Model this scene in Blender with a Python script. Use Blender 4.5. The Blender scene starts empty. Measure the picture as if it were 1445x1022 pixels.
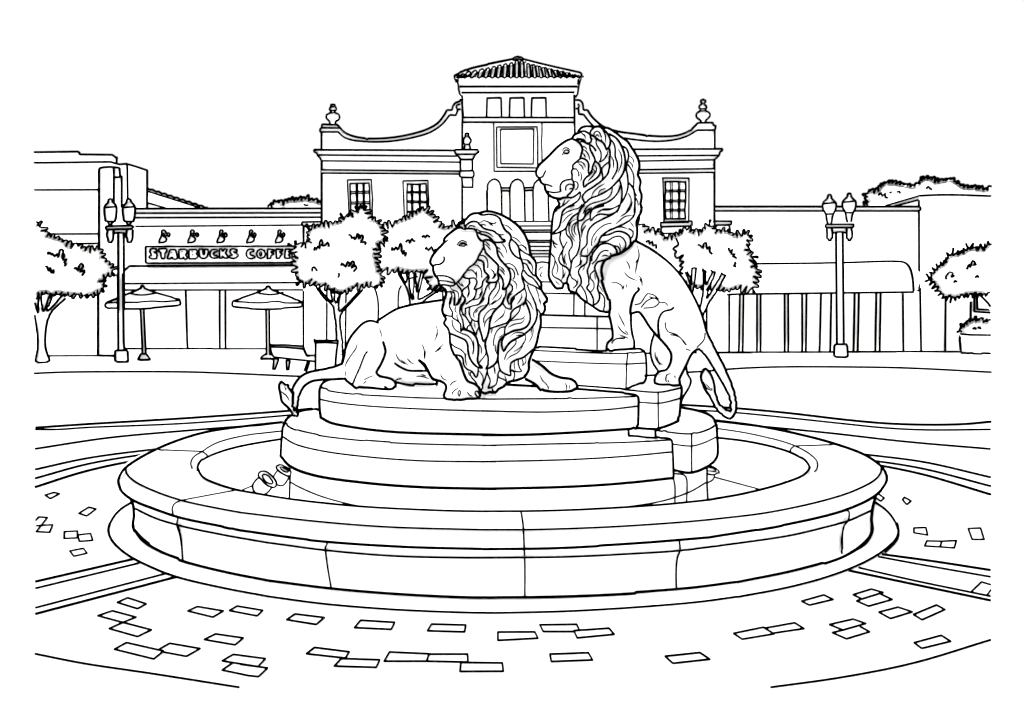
import bpy, math, random
import numpy as np
from mathutils import Vector
from mathutils.bvhtree import BVHTree
from mathutils.geometry import delaunay_2d_cdt, tessellate_polygon

# ------------------------------------------------------------------ camera
FPX, CX, HZ, EYE = 1340.0, 722.5, 440.0, 1.6        # focal length / centre / horizon in photo pixels, eye height in m
W0, H0 = 1445.0, 1022.0
scene = bpy.context.scene
COL = scene.collection
cam_data = bpy.data.cameras.new("camera")
cam_data.sensor_width = 36.0
cam_data.lens = 36.0 * FPX / W0
cam_data.shift_y = -(H0 / 2 - HZ) / W0
cam_data.clip_end = 2000.0
cam = bpy.data.objects.new("camera", cam_data)
cam.location = (0, 0, EYE)
cam.rotation_euler = (math.radians(90), 0, 0)
COL.objects.link(cam)
scene.camera = cam

# ------------------------------------------------------------------ white overcast daylight
SUN_EL, SUN_ROT = math.radians(55), math.radians(200)
world = bpy.data.worlds.new("World")
scene.world = world
world.use_nodes = True
nt = world.node_tree
nt.nodes.clear()
sky = nt.nodes.new("ShaderNodeTexSky")
sky.sky_type = 'NISHITA'
sky.sun_disc = False
sky.sun_elevation = SUN_EL
sky.sun_rotation = SUN_ROT
sky.air_density = 1.0
sky.dust_density = 1.0
hsv = nt.nodes.new("ShaderNodeHueSaturation")
hsv.inputs['Saturation'].default_value = 0.06        # cloud cover: a grey-white sky
bg = nt.nodes.new("ShaderNodeBackground")
bg.inputs['Strength'].default_value = 0.15
out = nt.nodes.new("ShaderNodeOutputWorld")
nt.links.new(sky.outputs[0], hsv.inputs['Color'])
nt.links.new(hsv.outputs[0], bg.inputs['Color'])
nt.links.new(bg.outputs[0], out.inputs['Surface'])
sun_data = bpy.data.lights.new("sun", 'SUN')
sun_data.energy = 1.5
sun_data.angle = math.radians(20)
sun_data.color = (1.0, 0.985, 0.96)
sun = bpy.data.objects.new("sun", sun_data)
# direction towards the sun for the sky's elevation and rotation
_d = Vector((math.sin(SUN_ROT) * math.cos(SUN_EL), math.cos(SUN_ROT) * math.cos(SUN_EL), math.sin(SUN_EL)))
sun.rotation_euler = _d.to_track_quat('Z', 'Y').to_euler()
sun.location = (0, -10, 30)
COL.objects.link(sun)
scene.view_settings.view_transform = 'Standard'
scene.view_settings.look = 'None'
scene.view_settings.gamma = 1.0
scene.view_settings.exposure = 8.0                    # the page is burnt out to paper white
scene.cycles.use_denoising = True
scene.cycles.max_bounces = 12
scene.cycles.diffuse_bounces = 12
scene.cycles.min_light_bounces = 12
scene.cycles.sample_clamp_direct = 1.04 / 256              # film that saturates at paper white
scene.cycles.sample_clamp_indirect = 1.4 / 256
scene.render.filter_size = 1.5

# ------------------------------------------------------------------ materials
def make_mat(name, col, var=0.04, scale=6.0, rough=0.8, bump=0.0):
    m = bpy.data.materials.new(name)
    m.use_nodes = True
    n = m.node_tree
    b = n.nodes['Principled BSDF']
    b.inputs['Roughness'].default_value = rough
    b.inputs['Specular IOR Level'].default_value = 0.2
    tc = n.nodes.new('ShaderNodeTexCoord')
    tx = n.nodes.new('ShaderNodeTexNoise')
    tx.inputs['Scale'].default_value = scale
    tx.inputs['Detail'].default_value = 4
    rp = n.nodes.new('ShaderNodeValToRGB')
    rp.color_ramp.elements[0].position = 0.3
    rp.color_ramp.elements[1].position = 0.7
    rp.color_ramp.elements[0].color = [c * (1 - var) for c in col] + [1]
    rp.color_ramp.elements[1].color = list(col) + [1]
    n.links.new(tc.outputs['Object'], tx.inputs['Vector'])
    n.links.new(tx.outputs['Fac'], rp.inputs['Fac'])
    n.links.new(rp.outputs['Color'], b.inputs['Base Color'])
    return m

INK = bpy.data.materials.new("ink")
INK.use_nodes = True
_b = INK.node_tree.nodes['Principled BSDF']
_b.inputs['Base Color'].default_value = (0.0, 0.0, 0.0, 1)
_b.inputs['Roughness'].default_value = 1.0
_b.inputs['Specular IOR Level'].default_value = 0.0
M = dict(
    stone=make_mat("white_stone", (0.80, 0.80, 0.80), 0.05, 3),
    bronze=make_mat("white_statue", (0.82, 0.82, 0.82), 0.03, 8),
    plaster=make_mat("white_plaster", (0.80, 0.80, 0.80), 0.03, 1.5),
    paving=make_mat("white_paving", (0.80, 0.80, 0.80), 0.04, 0.8),
    leaf=make_mat("white_foliage", (0.80, 0.80, 0.80), 0.04, 5),
    bark=make_mat("white_bark", (0.80, 0.80, 0.80), 0.05, 9),
    cloth=make_mat("white_canvas", (0.82, 0.82, 0.82), 0.02, 12),
    metal=make_mat("white_metal", (0.80, 0.80, 0.80), 0.03, 10, 0.5),
    glass=make_mat("white_pane", (0.82, 0.82, 0.82), 0.02, 4, 0.3),
)

# ------------------------------------------------------------------ geometry helpers
def U(px, py, Y):                                     # the point at depth Y seen at a photo pixel
    return ((px - CX) / FPX * Y, Y, EYE - (py - HZ) / FPX * Y)

def G(px, py, z=0.0):                                 # the point at height z seen at a photo pixel
    Y = FPX * (EYE - z) / (py - HZ)
    return ((px - CX) / FPX * Y, Y, z)

class Fr:                                             # a measuring frame: origin and scale
    def __init__(s, x, y, k): s.x, s.y, s.k = x, y, k
    def __call__(s, x, y): return (s.x + x / s.k, s.y + y / s.k)

SRC = Fr(0, 0, 1)
R1, R2, R3, R4 = Fr(40, 190, 5.558), Fr(40, 300, 4.646), Fr(180, 270, 5.161), Fr(300, 280, 4.088)
R5, R6, R7, R8, R9 = Fr(420, 60, 3.785), Fr(620, 60, 3.786), Fr(800, 120, 4.646), Fr(980, 230, 3.523), Fr(1180, 230, 3.525)
L1, L2, L3, L4 = Fr(590, 290, 7.225), Fr(590, 420, 6.39), Fr(380, 420, 5.558), Fr(750, 170, 7.859)
L5, L6, L7 = Fr(750, 290, 6.388), Fr(820, 340, 3.929), Fr(740, 370, 3.929)
G1, G2, G3, G4 = Fr(40, 500, 3.6125), Fr(340, 520, 3.931), Fr(680, 520, 3.931), Fr(1000, 500, 3.6125)
G5, G6, G7, G8 = Fr(40, 740, 4.014), Fr(380, 740, 4.014), Fr(700, 740, 4.014), Fr(1040, 740, 4.014)
TB, TR, TA, TL = Fr(520, 280, 6.386), Fr(890, 300, 5.11), Fr(400, 280, 6.3875), Fr(40, 300, 7.862)
S1, S2, S3, RF = Fr(200, 340, 12.04), Fr(310, 340, 12.04), Fr(200, 315, 6.02), Fr(630, 70, 7.225)

def pts(fr, text):
    r = []
    for t in text.split():
        x, y = t.split(',')[:2]
        r.append(fr(float(x), float(y)))
    return r

def catmull(P, closed=False, step=2.5):
    P = [np.array(p, float) for p in P]
    n = len(P)
    if n < 3 and not closed:
        a, b = P[0], P[-1]
        k = max(2, int(np.linalg.norm(b - a) / 12) + 1)
        return [a + (b - a) * i / k for i in range(k + 1)]
    R = []
    m = n if closed else n - 1
    for i in range(m):
        p1, p2 = P[i], P[(i + 1) % n]
        p0 = P[(i - 1) % n] if closed or i > 0 else p1 * 2 - p2
        p3 = P[(i + 2) % n] if closed or i + 2 < n else p2 * 2 - p1
        d1 = max(np.linalg.norm(p1 - p0), 1e-6) ** .5
        d2 = max(np.linalg.norm(p2 - p1), 1e-6) ** .5
        d3 = max(np.linalg.norm(p3 - p2), 1e-6) ** .5
        m1 = (p1 - p0) / d1 - (p2 - p0) / (d1 + d2) + (p2 - p1) / d2
        m2 = (p2 - p1) / d2 - (p3 - p1) / (d2 + d3) + (p3 - p2) / d3
        m1, m2 = m1 * d2, m2 * d2
        k = max(2, int(np.linalg.norm(p2 - p1) / step))
        for j in range(k):
            t = j / k
            R.append((2 * t**3 - 3 * t**2 + 1) * p1 + (t**3 - 2 * t**2 + t) * m1 + (-2 * t**3 + 3 * t**2) * p2 + (t**3 - t**2) * m2)
    R.append(P[0] if closed else P[-1])
    return R

def straight(P, closed=False, step=12):
    P = [np.array(p, float) for p in P]
    if closed: P = P + [P[0]]
    R = []
    for a, b in zip(P[:-1], P[1:]):
        ln = np.linalg.norm(b - a)
        k = max(1, int(ln / step))
        e = min(.3, 1.0 / max(ln, 1e-6)) if k == 1 else min(.3 / k, 1.0 / ln)
        R += [a + (b - a) * t for t in sorted([i / k for i in range(k)] + [e, 1 - e])]   # extra points keep corners crisp
    R.append(P[-1])
    return R

WK = 1.38

class MB:
    """One mesh object: a white solid plus the drawn lines that lie on it."""
    def __init__(s):
        s.v, s.f, s.m = [], [], []
    def add(s, V, F, mi=0):
        o = len(s.v)
        s.v += [tuple(map(float, p)) for p in V]
        s.f += [tuple(i + o for i in f) for f in F]
        s.m += [mi] * len(F)
        s._b = None
        return s
    # --- solids
    def slab(s, poly, Y, t):                          # outline in photo pixels, front face at depth Y, thickness t
        return s.prism([(U(x, y, Y)[0], U(x, y, Y)[2]) for x, y in poly], lambda a, b, k: (a, Y + k * t, b))
    def block(s, poly, Y, t):                         # like slab, but the plan narrows to the back (side walls run obliquely)
        k = (Y + t) / Y
        A = [U(x, y, Y) for x, y in poly]; B = [U(x, y, Y) for x, y in poly]
        n = len(A)
        V = A + [(p[0] * k, Y + t, p[2]) for p in B]
        tri = tessellate_polygon([[Vector((p[0], p[2], 0)) for p in A]])
        F = [tuple(i) for i in tri] + [tuple(i + n for i in reversed(i)) for i in tri]
        F += [(i, i + n, (i + 1) % n + n, (i + 1) % n) for i in range(n)]
        return s.add(V, F)
    def plan(s, poly, z0, z1):                        # plan outline in metres, from z0 up to z1
        return s.prism(poly, lambda a, b, k: (a, b, z0 if k else z1))
    def prism(s, poly, fn):
        n = len(poly)
        V = [fn(a, b, 0) for a, b in poly] + [fn(a, b, 1) for a, b in poly]
        tri = tessellate_polygon([[Vector((a, b, 0)) for a, b in poly]])
        F = [tuple(t) for t in tri] + [tuple(i + n for i in reversed(t)) for t in tri]
        F += [(i, i + n, (i + 1) % n + n, (i + 1) % n) for i in range(n)]
        return s.add(V, F)
    def box(s, x0, x1, y0, y1, z0, z1):
        return s.plan([(x0, y0), (x1, y0), (x1, y1), (x0, y1)], z0, z1)
    def lathe(s, X, Y, prof, n=64, mi=0, ring=False):
        V, F = [], []
        for r, z in prof:
            for i in range(n):
                a = 2 * math.pi * i / n
                V.append((X + r * math.cos(a), Y + r * math.sin(a), z))
        for k in range(len(prof) - 1):
            for i in range(n):
                j = (i + 1) % n
                F.append((k * n + i, k * n + j, (k + 1) * n + j, (k + 1) * n + i))
        if ring:
            k = len(prof) - 1
            for i in range(n):
                j = (i + 1) % n
                F.append((k * n + i, k * n + j, j, i))
        else:
            F.append(tuple(range(n)))
            F.append(tuple(range((len(prof) - 1) * n, len(prof) * n)))
        return s.add(V, F, mi)
    def turned(s, cx, prof, Y, n=28):                 # lathe from (radius px, y px) pairs at depth Y
        X = U(cx, 0, Y)[0]
        return s.lathe(X, Y, [(max(r, .05) / FPX * Y, U(0, py, Y)[2]) for r, py in prof], n)
    def tube(s, P, rad, sides=6, mi=0):
        P = np.array(P, float)
        n = len(P)
        if n < 2: return s
        if np.isscalar(rad): rad = [rad] * n
        T = np.gradient(P, axis=0)
        T /= np.maximum(np.linalg.norm(T, axis=1, keepdims=True), 1e-9)
        V, F = [], []
        nrm = None
        for i in range(n):
            t = T[i]
            if nrm is None:
                a = np.array([0, 0, 1.0]) if abs(t[2]) < .9 else np.array([1.0, 0, 0])
                nrm = np.cross(t, a)
            nrm = nrm - t * np.dot(nrm, t)
            l = np.linalg.norm(nrm)
            if l < 1e-6:
                nrm = np.cross(t, np.array([0.3, 1, 0.2])); l = np.linalg.norm(nrm)
            nrm = nrm / l
            bn = np.cross(t, nrm)
            for k in range(sides):
                a = 2 * math.pi * k / sides
                V.append(P[i] + (nrm * math.cos(a) + bn * math.sin(a)) * rad[i])
        for i in range(n - 1):
            for k in range(sides):
                j = (k + 1) % sides
                F.append((i * sides + k, i * sides + j, (i + 1) * sides + j, (i + 1) * sides + k))
        F.append(tuple(range(sides))); F.append(tuple(range((n - 1) * sides, n * sides)))
        return s.add(V, F, mi)
    def limb(s, P, Y, sides=12):                      # (px, py, radius px) skeleton at depth Y
        Q = catmull([(a, b, c) for a, b, c in P], step=4) if len(P) > 2 else [np.array(p, float) for p in P]
        return s.tube([U(q[0], q[1], Y) for q in Q], [q[2] / FPX * Y for q in Q], sides)
    def puff(s, poly, Y, T, R0, grid=5.0):            # a rounded body with the given outline: depth Y(px,py), half thickness T
        Yf = Y if callable(Y) else (lambda x, y: Y)
        Pb = np.array(poly, float)
        lo, hi = Pb.min(0), Pb.max(0)
        A, B = Pb, np.roll(Pb, -1, 0)
        def dist(q):
            d = B - A
            t = np.clip(((q - A) * d).sum(1) / np.maximum((d * d).sum(1), 1e-9), 0, 1)
            return np.sqrt((((A + d * t[:, None]) - q) ** 2).sum(1)).min()
        def inside(q):
            c = ((A[:, 1] > q[1]) != (B[:, 1] > q[1])) & (q[0] < (B[:, 0] - A[:, 0]) * (q[1] - A[:, 1]) / np.where(B[:, 1] == A[:, 1], 1e-9, B[:, 1] - A[:, 1]) + A[:, 0])
            return c.sum() % 2 == 1
        inner = []
        row = 0
        y = lo[1] + grid / 2
        while y < hi[1]:
            x = lo[0] + (grid / 2 if row % 2 else 0)
            while x < hi[0]:
                q = np.array((x, y))
                if inside(q) and dist(q) > grid * .45: inner.append(q)
                x += grid
            y += grid * .87; row += 1
        allp = [Vector(p) for p in Pb] + [Vector(p) for p in inner]
        n = len(Pb)
        r = delaunay_2d_cdt(allp, [(i, (i + 1) % n) for i in range(n)], [], 1, 1e-4)
        vs, fs = r[0], r[2]
        V1, V2 = [], []
        for p in vs:
            q = np.array(p)
            d = dist(q)
            h = T * math.sqrt(max(0.0, 1 - (1 - min(d / R0, 1)) ** 2)) + 0.004
            y0 = Yf(q[0], q[1])
            V1.append(U(q[0], q[1], y0 - h)); V2.append(U(q[0], q[1], y0 + h))
        m = len(vs)
        cnt = {}
        for f in fs:
            for a, b in zip(f, list(f[1:]) + [f[0]]):
                cnt[(a, b)] = cnt.get((a, b), 0) + 1
        F = [tuple(f) for f in fs] + [tuple(i + m for i in reversed(f)) for f in fs]
        for (a, b), c in cnt.items():
            if (b, a) not in cnt: F.append((a, a + m, b + m, b))
        return s.add(V1 + V2, F)
    def fuse(s, voxel=0.012, smooth=2):               # one continuous skin over all the solids so far
        me = bpy.data.meshes.new("skin"); me.from_pydata(s.v, [], s.f)
        ob = bpy.data.objects.new("skin", me); COL.objects.link(ob)
        md = ob.modifiers.new("r", 'REMESH'); md.mode = 'VOXEL'; md.voxel_size = voxel
        if smooth:
            sm = ob.modifiers.new("s", 'SMOOTH'); sm.factor = .5; sm.iterations = smooth
        dg = bpy.context.evaluated_depsgraph_get()
        m2 = bpy.data.meshes.new_from_object(ob.evaluated_get(dg))
        V = [tuple(v.co) for v in m2.vertices]; F = [tuple(p.vertices) for p in m2.polygons]
        bpy.data.objects.remove(ob); bpy.data.meshes.remove(me); bpy.data.meshes.remove(m2)
        s.v, s.f, s.m = [], [], []
        return s.add(V, F)
    # --- drawn lines
    def bvh(s):
        if getattr(s, '_b', None) is None:
            F = [f for f, m in zip(s.f, s.m) if m == 0]
            s._b = BVHTree.FromPolygons(s.v, F)
        return s._b
    def trace(s, Q, w, default=None, bv=None, taper=False):
        """lay a pen line on the solid: Q are photo-pixel samples, w the width in photo pixels"""
        w = w * WK
        bv = bv or s.bvh()
        o = Vector((0, 0, EYE))
        D, NN = [], []
        e = w * .75
        for q in Q:
            best, nb = None, Vector((0, -1, 0))
            for dx, dy in ((0, 0), (e, 0), (-e, 0), (0, e), (0, -e)):
                d = Vector(U(q[0] + dx, q[1] + dy, 1.0)) - o
                h = bv.ray_cast(o, d.normalized())
                if h[0] is not None and (best is None or h[0].y < best):
                    best = h[0].y
                    nb = h[1] if h[1].dot(d) < 0 else -h[1]
            if best is not None and q[1] > HZ + 20:    # where the solid runs into the paving the line stays on top of it
                zg = .0145 if best < 9 else .001
                yg = FPX * (EYE - zg) / (q[1] + e * .5 - HZ)
                if yg < best: best, nb = yg, Vector((0, 0, 1))
            D.append(best); NN.append(nb)
        ok = [i for i, d in enumerate(D) if d is not None]
        if not ok:
            if default is None: return s
            D = [default if default else FPX * (EYE - .0145) / (q[1] - HZ) for q in Q]
        else:
            D = list(np.interp(range(len(D)), ok, [D[i] for i in ok]))
        D = np.array(D)
        k = len(D)
        Dm = np.array([D[max(0, i - 1):i + 2].min() for i in range(k)])
        P, R = [], []
        for i, q in enumerate(Q):
            r = w / 2 * Dm[i] / FPX
            if taper:
                u = i / max(1, k - 1)
                r *= 0.45 + 0.55 * min(1.0, min(u, 1 - u) * 4)
            p = Vector(U(q[0], q[1], Dm[i] - r * .6)) + NN[i] * (r * .6)
            P.append(tuple(p)); R.append(r)
        return s.tube(P, R, 6, 1)
    def ink(s, fr, text, default=None, bv=None, dx=0, dy=0):
        b = bv or s.bvh()
        kf = 1.2 if 3.5 < fr.k < 4.03 and fr.y >= 500 else 1.0
        if fr.y + 200 / fr.k < 480 and fr not in (L1, L2, L3, L4, L5, L6, L7, G1): kf = 1.2
        if fr is L7: kf = 1.12
        for line in text.strip().split('\n'):
            line = line.strip()
            if not line: continue
            wd, body = line.split('|')
            flags = ''.join(c for c in wd if not (c.isdigit() or c == '.'))
            w = float(''.join(c for c in wd if c.isdigit() or c == '.'))
            for seg in body.split(';'):
                if not seg.strip(): continue
                P = [(x + dx, y + dy) for x, y in pts(fr, seg)]
                Q = straight(P, 'p' in flags) if ('-' in flags or 'p' in flags) else catmull(P, 'c' in flags)
                s.trace(Q, w * kf * (1.15 if w < 1.7 and fr in (L1, L2, L3, L4, L5, L6) else 1.0), default, b, taper=(w < 1.7 and fr.k > 3.9 and 'n' not in flags))
        return s
    def floor_ink(s, fr, text, z):                    # pen lines on a level surface
        for line in text.strip().split('\n'):
            line = line.strip()
            if not line: continue
            wd, body = line.split('|')
            flags = ''.join(c for c in wd if not (c.isdigit() or c == '.'))
            w = float(''.join(c for c in wd if c.isdigit() or c == '.')) * WK * 1.3
            for seg in body.split(';'):
                if not seg.strip(): continue
                P = pts(fr, seg)
                Q = straight(P, 'p' in flags) if ('-' in flags or 'p' in flags) else catmull(P, 'c' in flags, 6)
                V = [G(q[0], q[1], z) for q in Q]
                V = [(v[0], v[1], v[2] + .8 * w / 2 * v[1] / FPX) for v in V]
                s.tube(V, [w / 2 * v[1] / FPX for v in V], 6, 1)
        return s
    def build(s, name, mat, parent=None, smooth=False, base=None):
        b = Vector(parent['_base']) if parent is not None else Vector(base or (0, 0, 0))
        me = bpy.data.meshes.new(name)
        me.from_pydata([(x - b.x, y - b.y, z - b.z) for x, y, z in s.v], [], s.f)
        me.materials.append(M[mat]); me.materials.append(INK)
        me.polygons.foreach_set('material_index', s.m)
        if smooth: me.polygons.foreach_set('use_smooth', [True] * len(s.f))
        me.update()
        o = bpy.data.objects.new(name, me)
        COL.objects.link(o)
        if parent is not None:
            o.parent = parent
            o['_base'] = tuple(b)
        else:
            o['_base'] = tuple(b)
            o.location = b
        return o

def thing(name, label, cat, loc, group=None):
    o = bpy.data.objects.new(name, None)
    o.location = loc
    o.empty_display_size = 0.3
    COL.objects.link(o)
    o['label'] = label; o['category'] = cat
    if group: o['group'] = group
    o['_base'] = tuple(loc)
    return o

def structure(o):
    o['kind'] = 'structure'; return o

def scribble(P, seed, amp=3.9, pitch=6.0, closed=False, tilt=0.25):
    """leafy outline: rounded leaf tips in and out along a path"""
    rnd = random.Random(seed)
    Q = catmull(P, closed, 1.0)
    A = [np.array(q[:2]) for q in Q]
    L = [0]
    for a, b in zip(A[:-1], A[1:]): L.append(L[-1] + np.linalg.norm(b - a))
    L = np.array(L); X = np.array([a[0] for a in A]); Yy = np.array([a[1] for a in A])
    R = []
    d, sgn = 0.0, 1
    big = 1.0
    while d < L[-1]:
        x, y = np.interp(d, L, X), np.interp(d, L, Yy)
        x2, y2 = np.interp(min(d + 2, L[-1]), L, X), np.interp(min(d + 2, L[-1]), L, Yy)
        x1, y1 = np.interp(max(d - 2, 0), L, X), np.interp(max(d - 2, 0), L, Yy)
        t = np.array((x2 - x1, y2 - y1)); t /= max(np.linalg.norm(t), 1e-6)
        nrm = np.array((t[1], -t[0]))                 # left of travel on screen: outside for clockwise outlines
        if sgn > 0: big = rnd.choice((.6, .8, 1, 1, 1.25, 1.6))
        off = nrm * amp * big * (1 if sgn > 0 else -.75) + t * rnd.uniform(-.8, .8) + t * amp * tilt * sgn
        c = np.array((x, y)) + off
        if sgn > 0: R += [c - t * pitch * .2, c + t * pitch * .2]
        else: R.append(c)
        d += pitch * .5 * rnd.uniform(.75, 1.3) * (1.15 if big > 1.1 else 1)
        sgn = -sgn
    return R
# ================================================================== the setting
def sheet(poly, z, t=0.003):
    return MB().plan(poly, z - t, z)

far_kerb = catmull(pts(SRC, "-900,560 -300,533 -100,529 50,528.3 82,527 123,526.3 256,526.3 317,528.2 425,532.7 600,537 760,538 910,532 970,527 1000,525 1041,521.6 1097,519.4 1194,519.4 1277,520.8 1397,526.8 1500,531 1800,545 2400,575"), step=8)
near_kerb = catmull(pts(SRC, "-900,650 -300,618 -100,611 50,605.2 123,600.2 261,592 411,581.1 440,578.5 600,571 750,569 900,571 1000,575.3 1041.5,578 1110.7,584.4 1193.8,594 1249,599 1304.5,601 1360,600.2 1397,597 1500,592 1800,588 2400,590"), step=8)
ground = sheet([(-500, -60), (500, -60), (500, 900), (-500, 900)], 0.0, 1.0)
ground.floor_ink(SRC, """
2|48,528.5 82,527 123,526.3 256,526.3 317,528.2 425,532.7 560,536.5 740,536.5 905,532 970,527 1000,525 1041,521.6 1097,519.4 1194,519.4 1277,520.8 1399,526.8""", 0.006)
structure(ground.build("ground", "paving"))
road = sheet([G(q[0], q[1])[:2] for q in far_kerb] + [G(q[0], q[1])[:2] for q in reversed(near_kerb)], 0.004)
structure(road.build("road", "paving"))
plaza = sheet([G(q[0], q[1])[:2] for q in near_kerb] + [(90, -50), (-90, -50)], 0.008)
PZ = 0.010
plaza.floor_ink(G1, """
2.3|36,380 300,362 800,332 1340,293 1445,283
1.8|36,388 150,388 300,378 800,357 1330,315 1420,306
2|36,487 400,432 800,395 1100,372 1300,362
2|36,592 300,535 640,490 900,465;36,637 300,565 590,516 860,488
2.2|36,682 280,605 535,549 800,510
1.6p|85,722 130,708 158,715 112,740;257,815 308,783 345,793 297,828
1.6-|38,850 52,833 97,836 40,908 108,912 124,873 38,878
1.6p|183,908 250,905 250,940 182,943
1.6-|252,925 317,917 328,953 260,958 251,925""", PZ)
plaza.floor_ink(G4, """
2.3|-1940,272 -1400,250 -900,244 -400,253 -60,268 0,272 150,282 400,305 700,340 900,358 1100,365 1300,362 1437,350
1.8|-1900,290 -1400,270 -900,262 -400,273 -60,290 0,293 135,302 400,328 700,360 900,380 1100,390 1437,388
2|-2050,360 -1500,325 -900,318 -300,340 200,366 240,370 600,405 1000,450 1437,488;500,480 790,515 1100,555 1437,632;600,525 855,550 1100,590 1437,677
2.2|650,540 875,573 1100,620 1437,720
1.6p|845,730 862,712 895,737 877,753;988,745 998,732 1032,752 1010,770""", PZ)
plaza.floor_ink(G5, """
2.2|40,330 595,202
1.8|40,367 628,224;40,477 780,283
2.2|40,513 840,303
1.8|38,738 300,790 700,850 1195,928
1.6p|235,155 312,140 332,168 258,185
1.7p|503,447 562,420 668,455 618,482;393,522 475,494 610,530 535,560;457,595 535,560 697,602 618,640;487,712 555,674 765,722 710,767
1.7-|740,712 800,678 973,708 895,752 765,728
1.7p|902,495 957,470 1105,495 1045,530;1138,493 1182,467 1328,492 1295,523;995,657 1060,625 1218,648 1170,687;1097,778 1160,741 1343,765 1300,810
1.7-|1155,790 1097,830 1250,862 1303,867 1355,818 1200,797""", PZ)
plaza.floor_ink(G6, """
1.8p|98,545 145,512 312,533 265,572;482,590 517,548 710,560 690,600;895,608 918,570 1113,575 1105,614;210,738 255,702 453,727 430,762;367,808 407,765 625,772 605,815;650,780 680,728 905,738 890,780
1.8-|905,740 1123,740 1125,785 890,780
1.8p|1085,787 1320,790 1325,837 1080,838""", PZ)
plaza.floor_ink(G7, """
1.8p|10,615 220,614 237,650 10,662
1.8-|440,612 268,612 248,574 457,571 472,605
1.8p|440,607 640,593 670,628 460,648;305,740 523,732 547,773 313,782;957,752 1155,731 1211,769 1002,792""", PZ)
plaza.floor_ink(G8, """
2.2|820,175 1100,213 1437,265
1.8|800,188 1100,243 1437,302;690,250 1000,322 1437,412
2.2|635,268 1000,345 1437,437
1.8|190,928 600,870 1000,790 1437,659
1.7p|365,440 492,404 545,430 410,462;657,403 760,371 828,390 708,427
1.7-|708,427 677,438 745,468 880,430 815,400
1.7p|803,502 912,473 993,500 870,538;1000,515 1130,461 1178,487 1048,545;-20,622 150,587 210,625 30,655
1.7-|160,592 327,562 380,595 210,620
1.7p|523,572 657,541 730,566 600,603
1.7-|600,603 540,618 620,653 752,613 697,583
1.7p|1003,675 1158,633 1211,667 1047,707
1.6p|1002,25 1070,22 1080,65 1002,52;1062,127 1075,98 1160,100 1150,132;1310,28 1380,25 1400,90 1333,90
1.6-|1160,100 1243,96 1230,138 1150,132
1.6-|1437,346 1385,330 1330,383;1418,403 1437,376""", PZ)
structure(plaza.build("plaza", "paving"))

# ================================================================== the fountain
FXC, FYC = -0.076, 8.158
fountain = thing("fountain", "round stone fountain with a wide rim and stepped slabs carrying two lions", "fountain", (FXC, FYC, 0))
ap = MB().lathe(FXC, FYC, [(3.125, 0.0), (3.125, 0.014)], 128)
ap.floor_ink(G1, "2|530,757 470,795 430,840 408,900 425,955 483,1012", 0.016)
ap.floor_ink(G5, "2|460,0 452,40 470,90 550,170 700,250 840,303 1100,365 1365,415", 0.016)
ap.floor_ink(G6, "2|0,415 300,455 700,488 1100,505 1284,508", 0.016)
ap.floor_ink(G7, "2|0,508 400,498 800,475 1150,445 1365,416", 0.016)
ap.floor_ink(G8, "2|0,418 300,360 550,290 750,205 860,130 905,80 915,40 908,0", 0.016)
ap.floor_ink(G4, "2|845,757 900,795 940,840 968,905 960,950 900,1012", 0.016)
ap.build("apron", "stone", fountain)

wall = MB().lathe(FXC, FYC, [(2.93, 0.0), (2.925, .10), (2.92, .18), (2.925, .24), (2.945, .29), (2.95, .345), (2.6, .345), (2.6, 0.0)], 128, ring=True)
wall.ink(G1, """
2|535,780 650,835 765,870 1000,920 1228,960
2.6|522,732 535,765 540,820 535,880 550,910 600,960 690,1012
1.7n|765,835 760,870 775,920 787,1012""", 0)
wall.ink(G6, """
2|0,103 320,145 700,177 1100,187 1284,187
2.6|0,318 350,362 700,392 1100,412 1284,414
1.7n|330,98 328,112 320,125 320,145 330,230 352,362""", 0)
wall.ink(G7, """
2|0,187 400,182 800,163 1040,147 1365,107
2.6|0,413 300,410 700,395 1100,365 1365,331
1.8n|160,135 163,260 162,410
1.8n|1037,92 1040,147 1025,190 1018,280 1020,370""", 0)
wall.ink(G8, """
2|0,107 300,62 560,0
2.6|0,333 350,260 600,183 700,120 755,60 763,0
1.7n|605,0 590,80 595,183""", 0)
wall.ink(G4, """
2|648,866 710,848 830,795
2.6|850,720 835,780 828,840 832,900 800,960 720,1012
1.7n|700,795 712,800 708,848 685,880 678,1012""", 0)
wall.ink(G5, """
2.6|597,0 600,30 640,90 730,150 870,205 1100,265 1365,318
1.7n|850,0 868,80 877,205""", 0)
wall.build("basin_wall", "stone", fountain)

rim = MB().lathe(FXC, FYC, [(2.49, .12), (2.49, .34), (2.50, .395), (2.53, .4165), (3.01, .4165), (3.045, .402), (3.06, .375), (3.055, .345), (3.03, .326), (2.94, .322), (2.94, .30), (2.6, .12)], 160, ring=True)
rim.ink(G1, """
1.6|835,587 828,560 840,530 885,498 960,455 1100,418 1295,393
2.2|862,600 860,580 875,548 915,522 1000,490 1100,465 1290,432
2.4|860,585 890,630 960,665 1060,695 1084,700
1.5n|885,498 905,512 912,522
1.5n|665,490 885,498;1060,695 780,747
1.5n|780,747 745,765 735,790 740,815
2|497,582 500,610 540,650 640,700 780,748 1000,795 1084,810
2.6|1300,350 1100,372 870,410 650,490 500,580 470,620 463,645 475,690 530,738 640,785 780,832 1000,878 1084,896.6""")
rim.ink(G2, """
2.2|0,683 270,728 640,768 1000,788 1200,795 1336,797
2|0,803 400,850 800,882 1200,895 1336,898
2.6|0,897 400,950 900,985 1336,997""")
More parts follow.
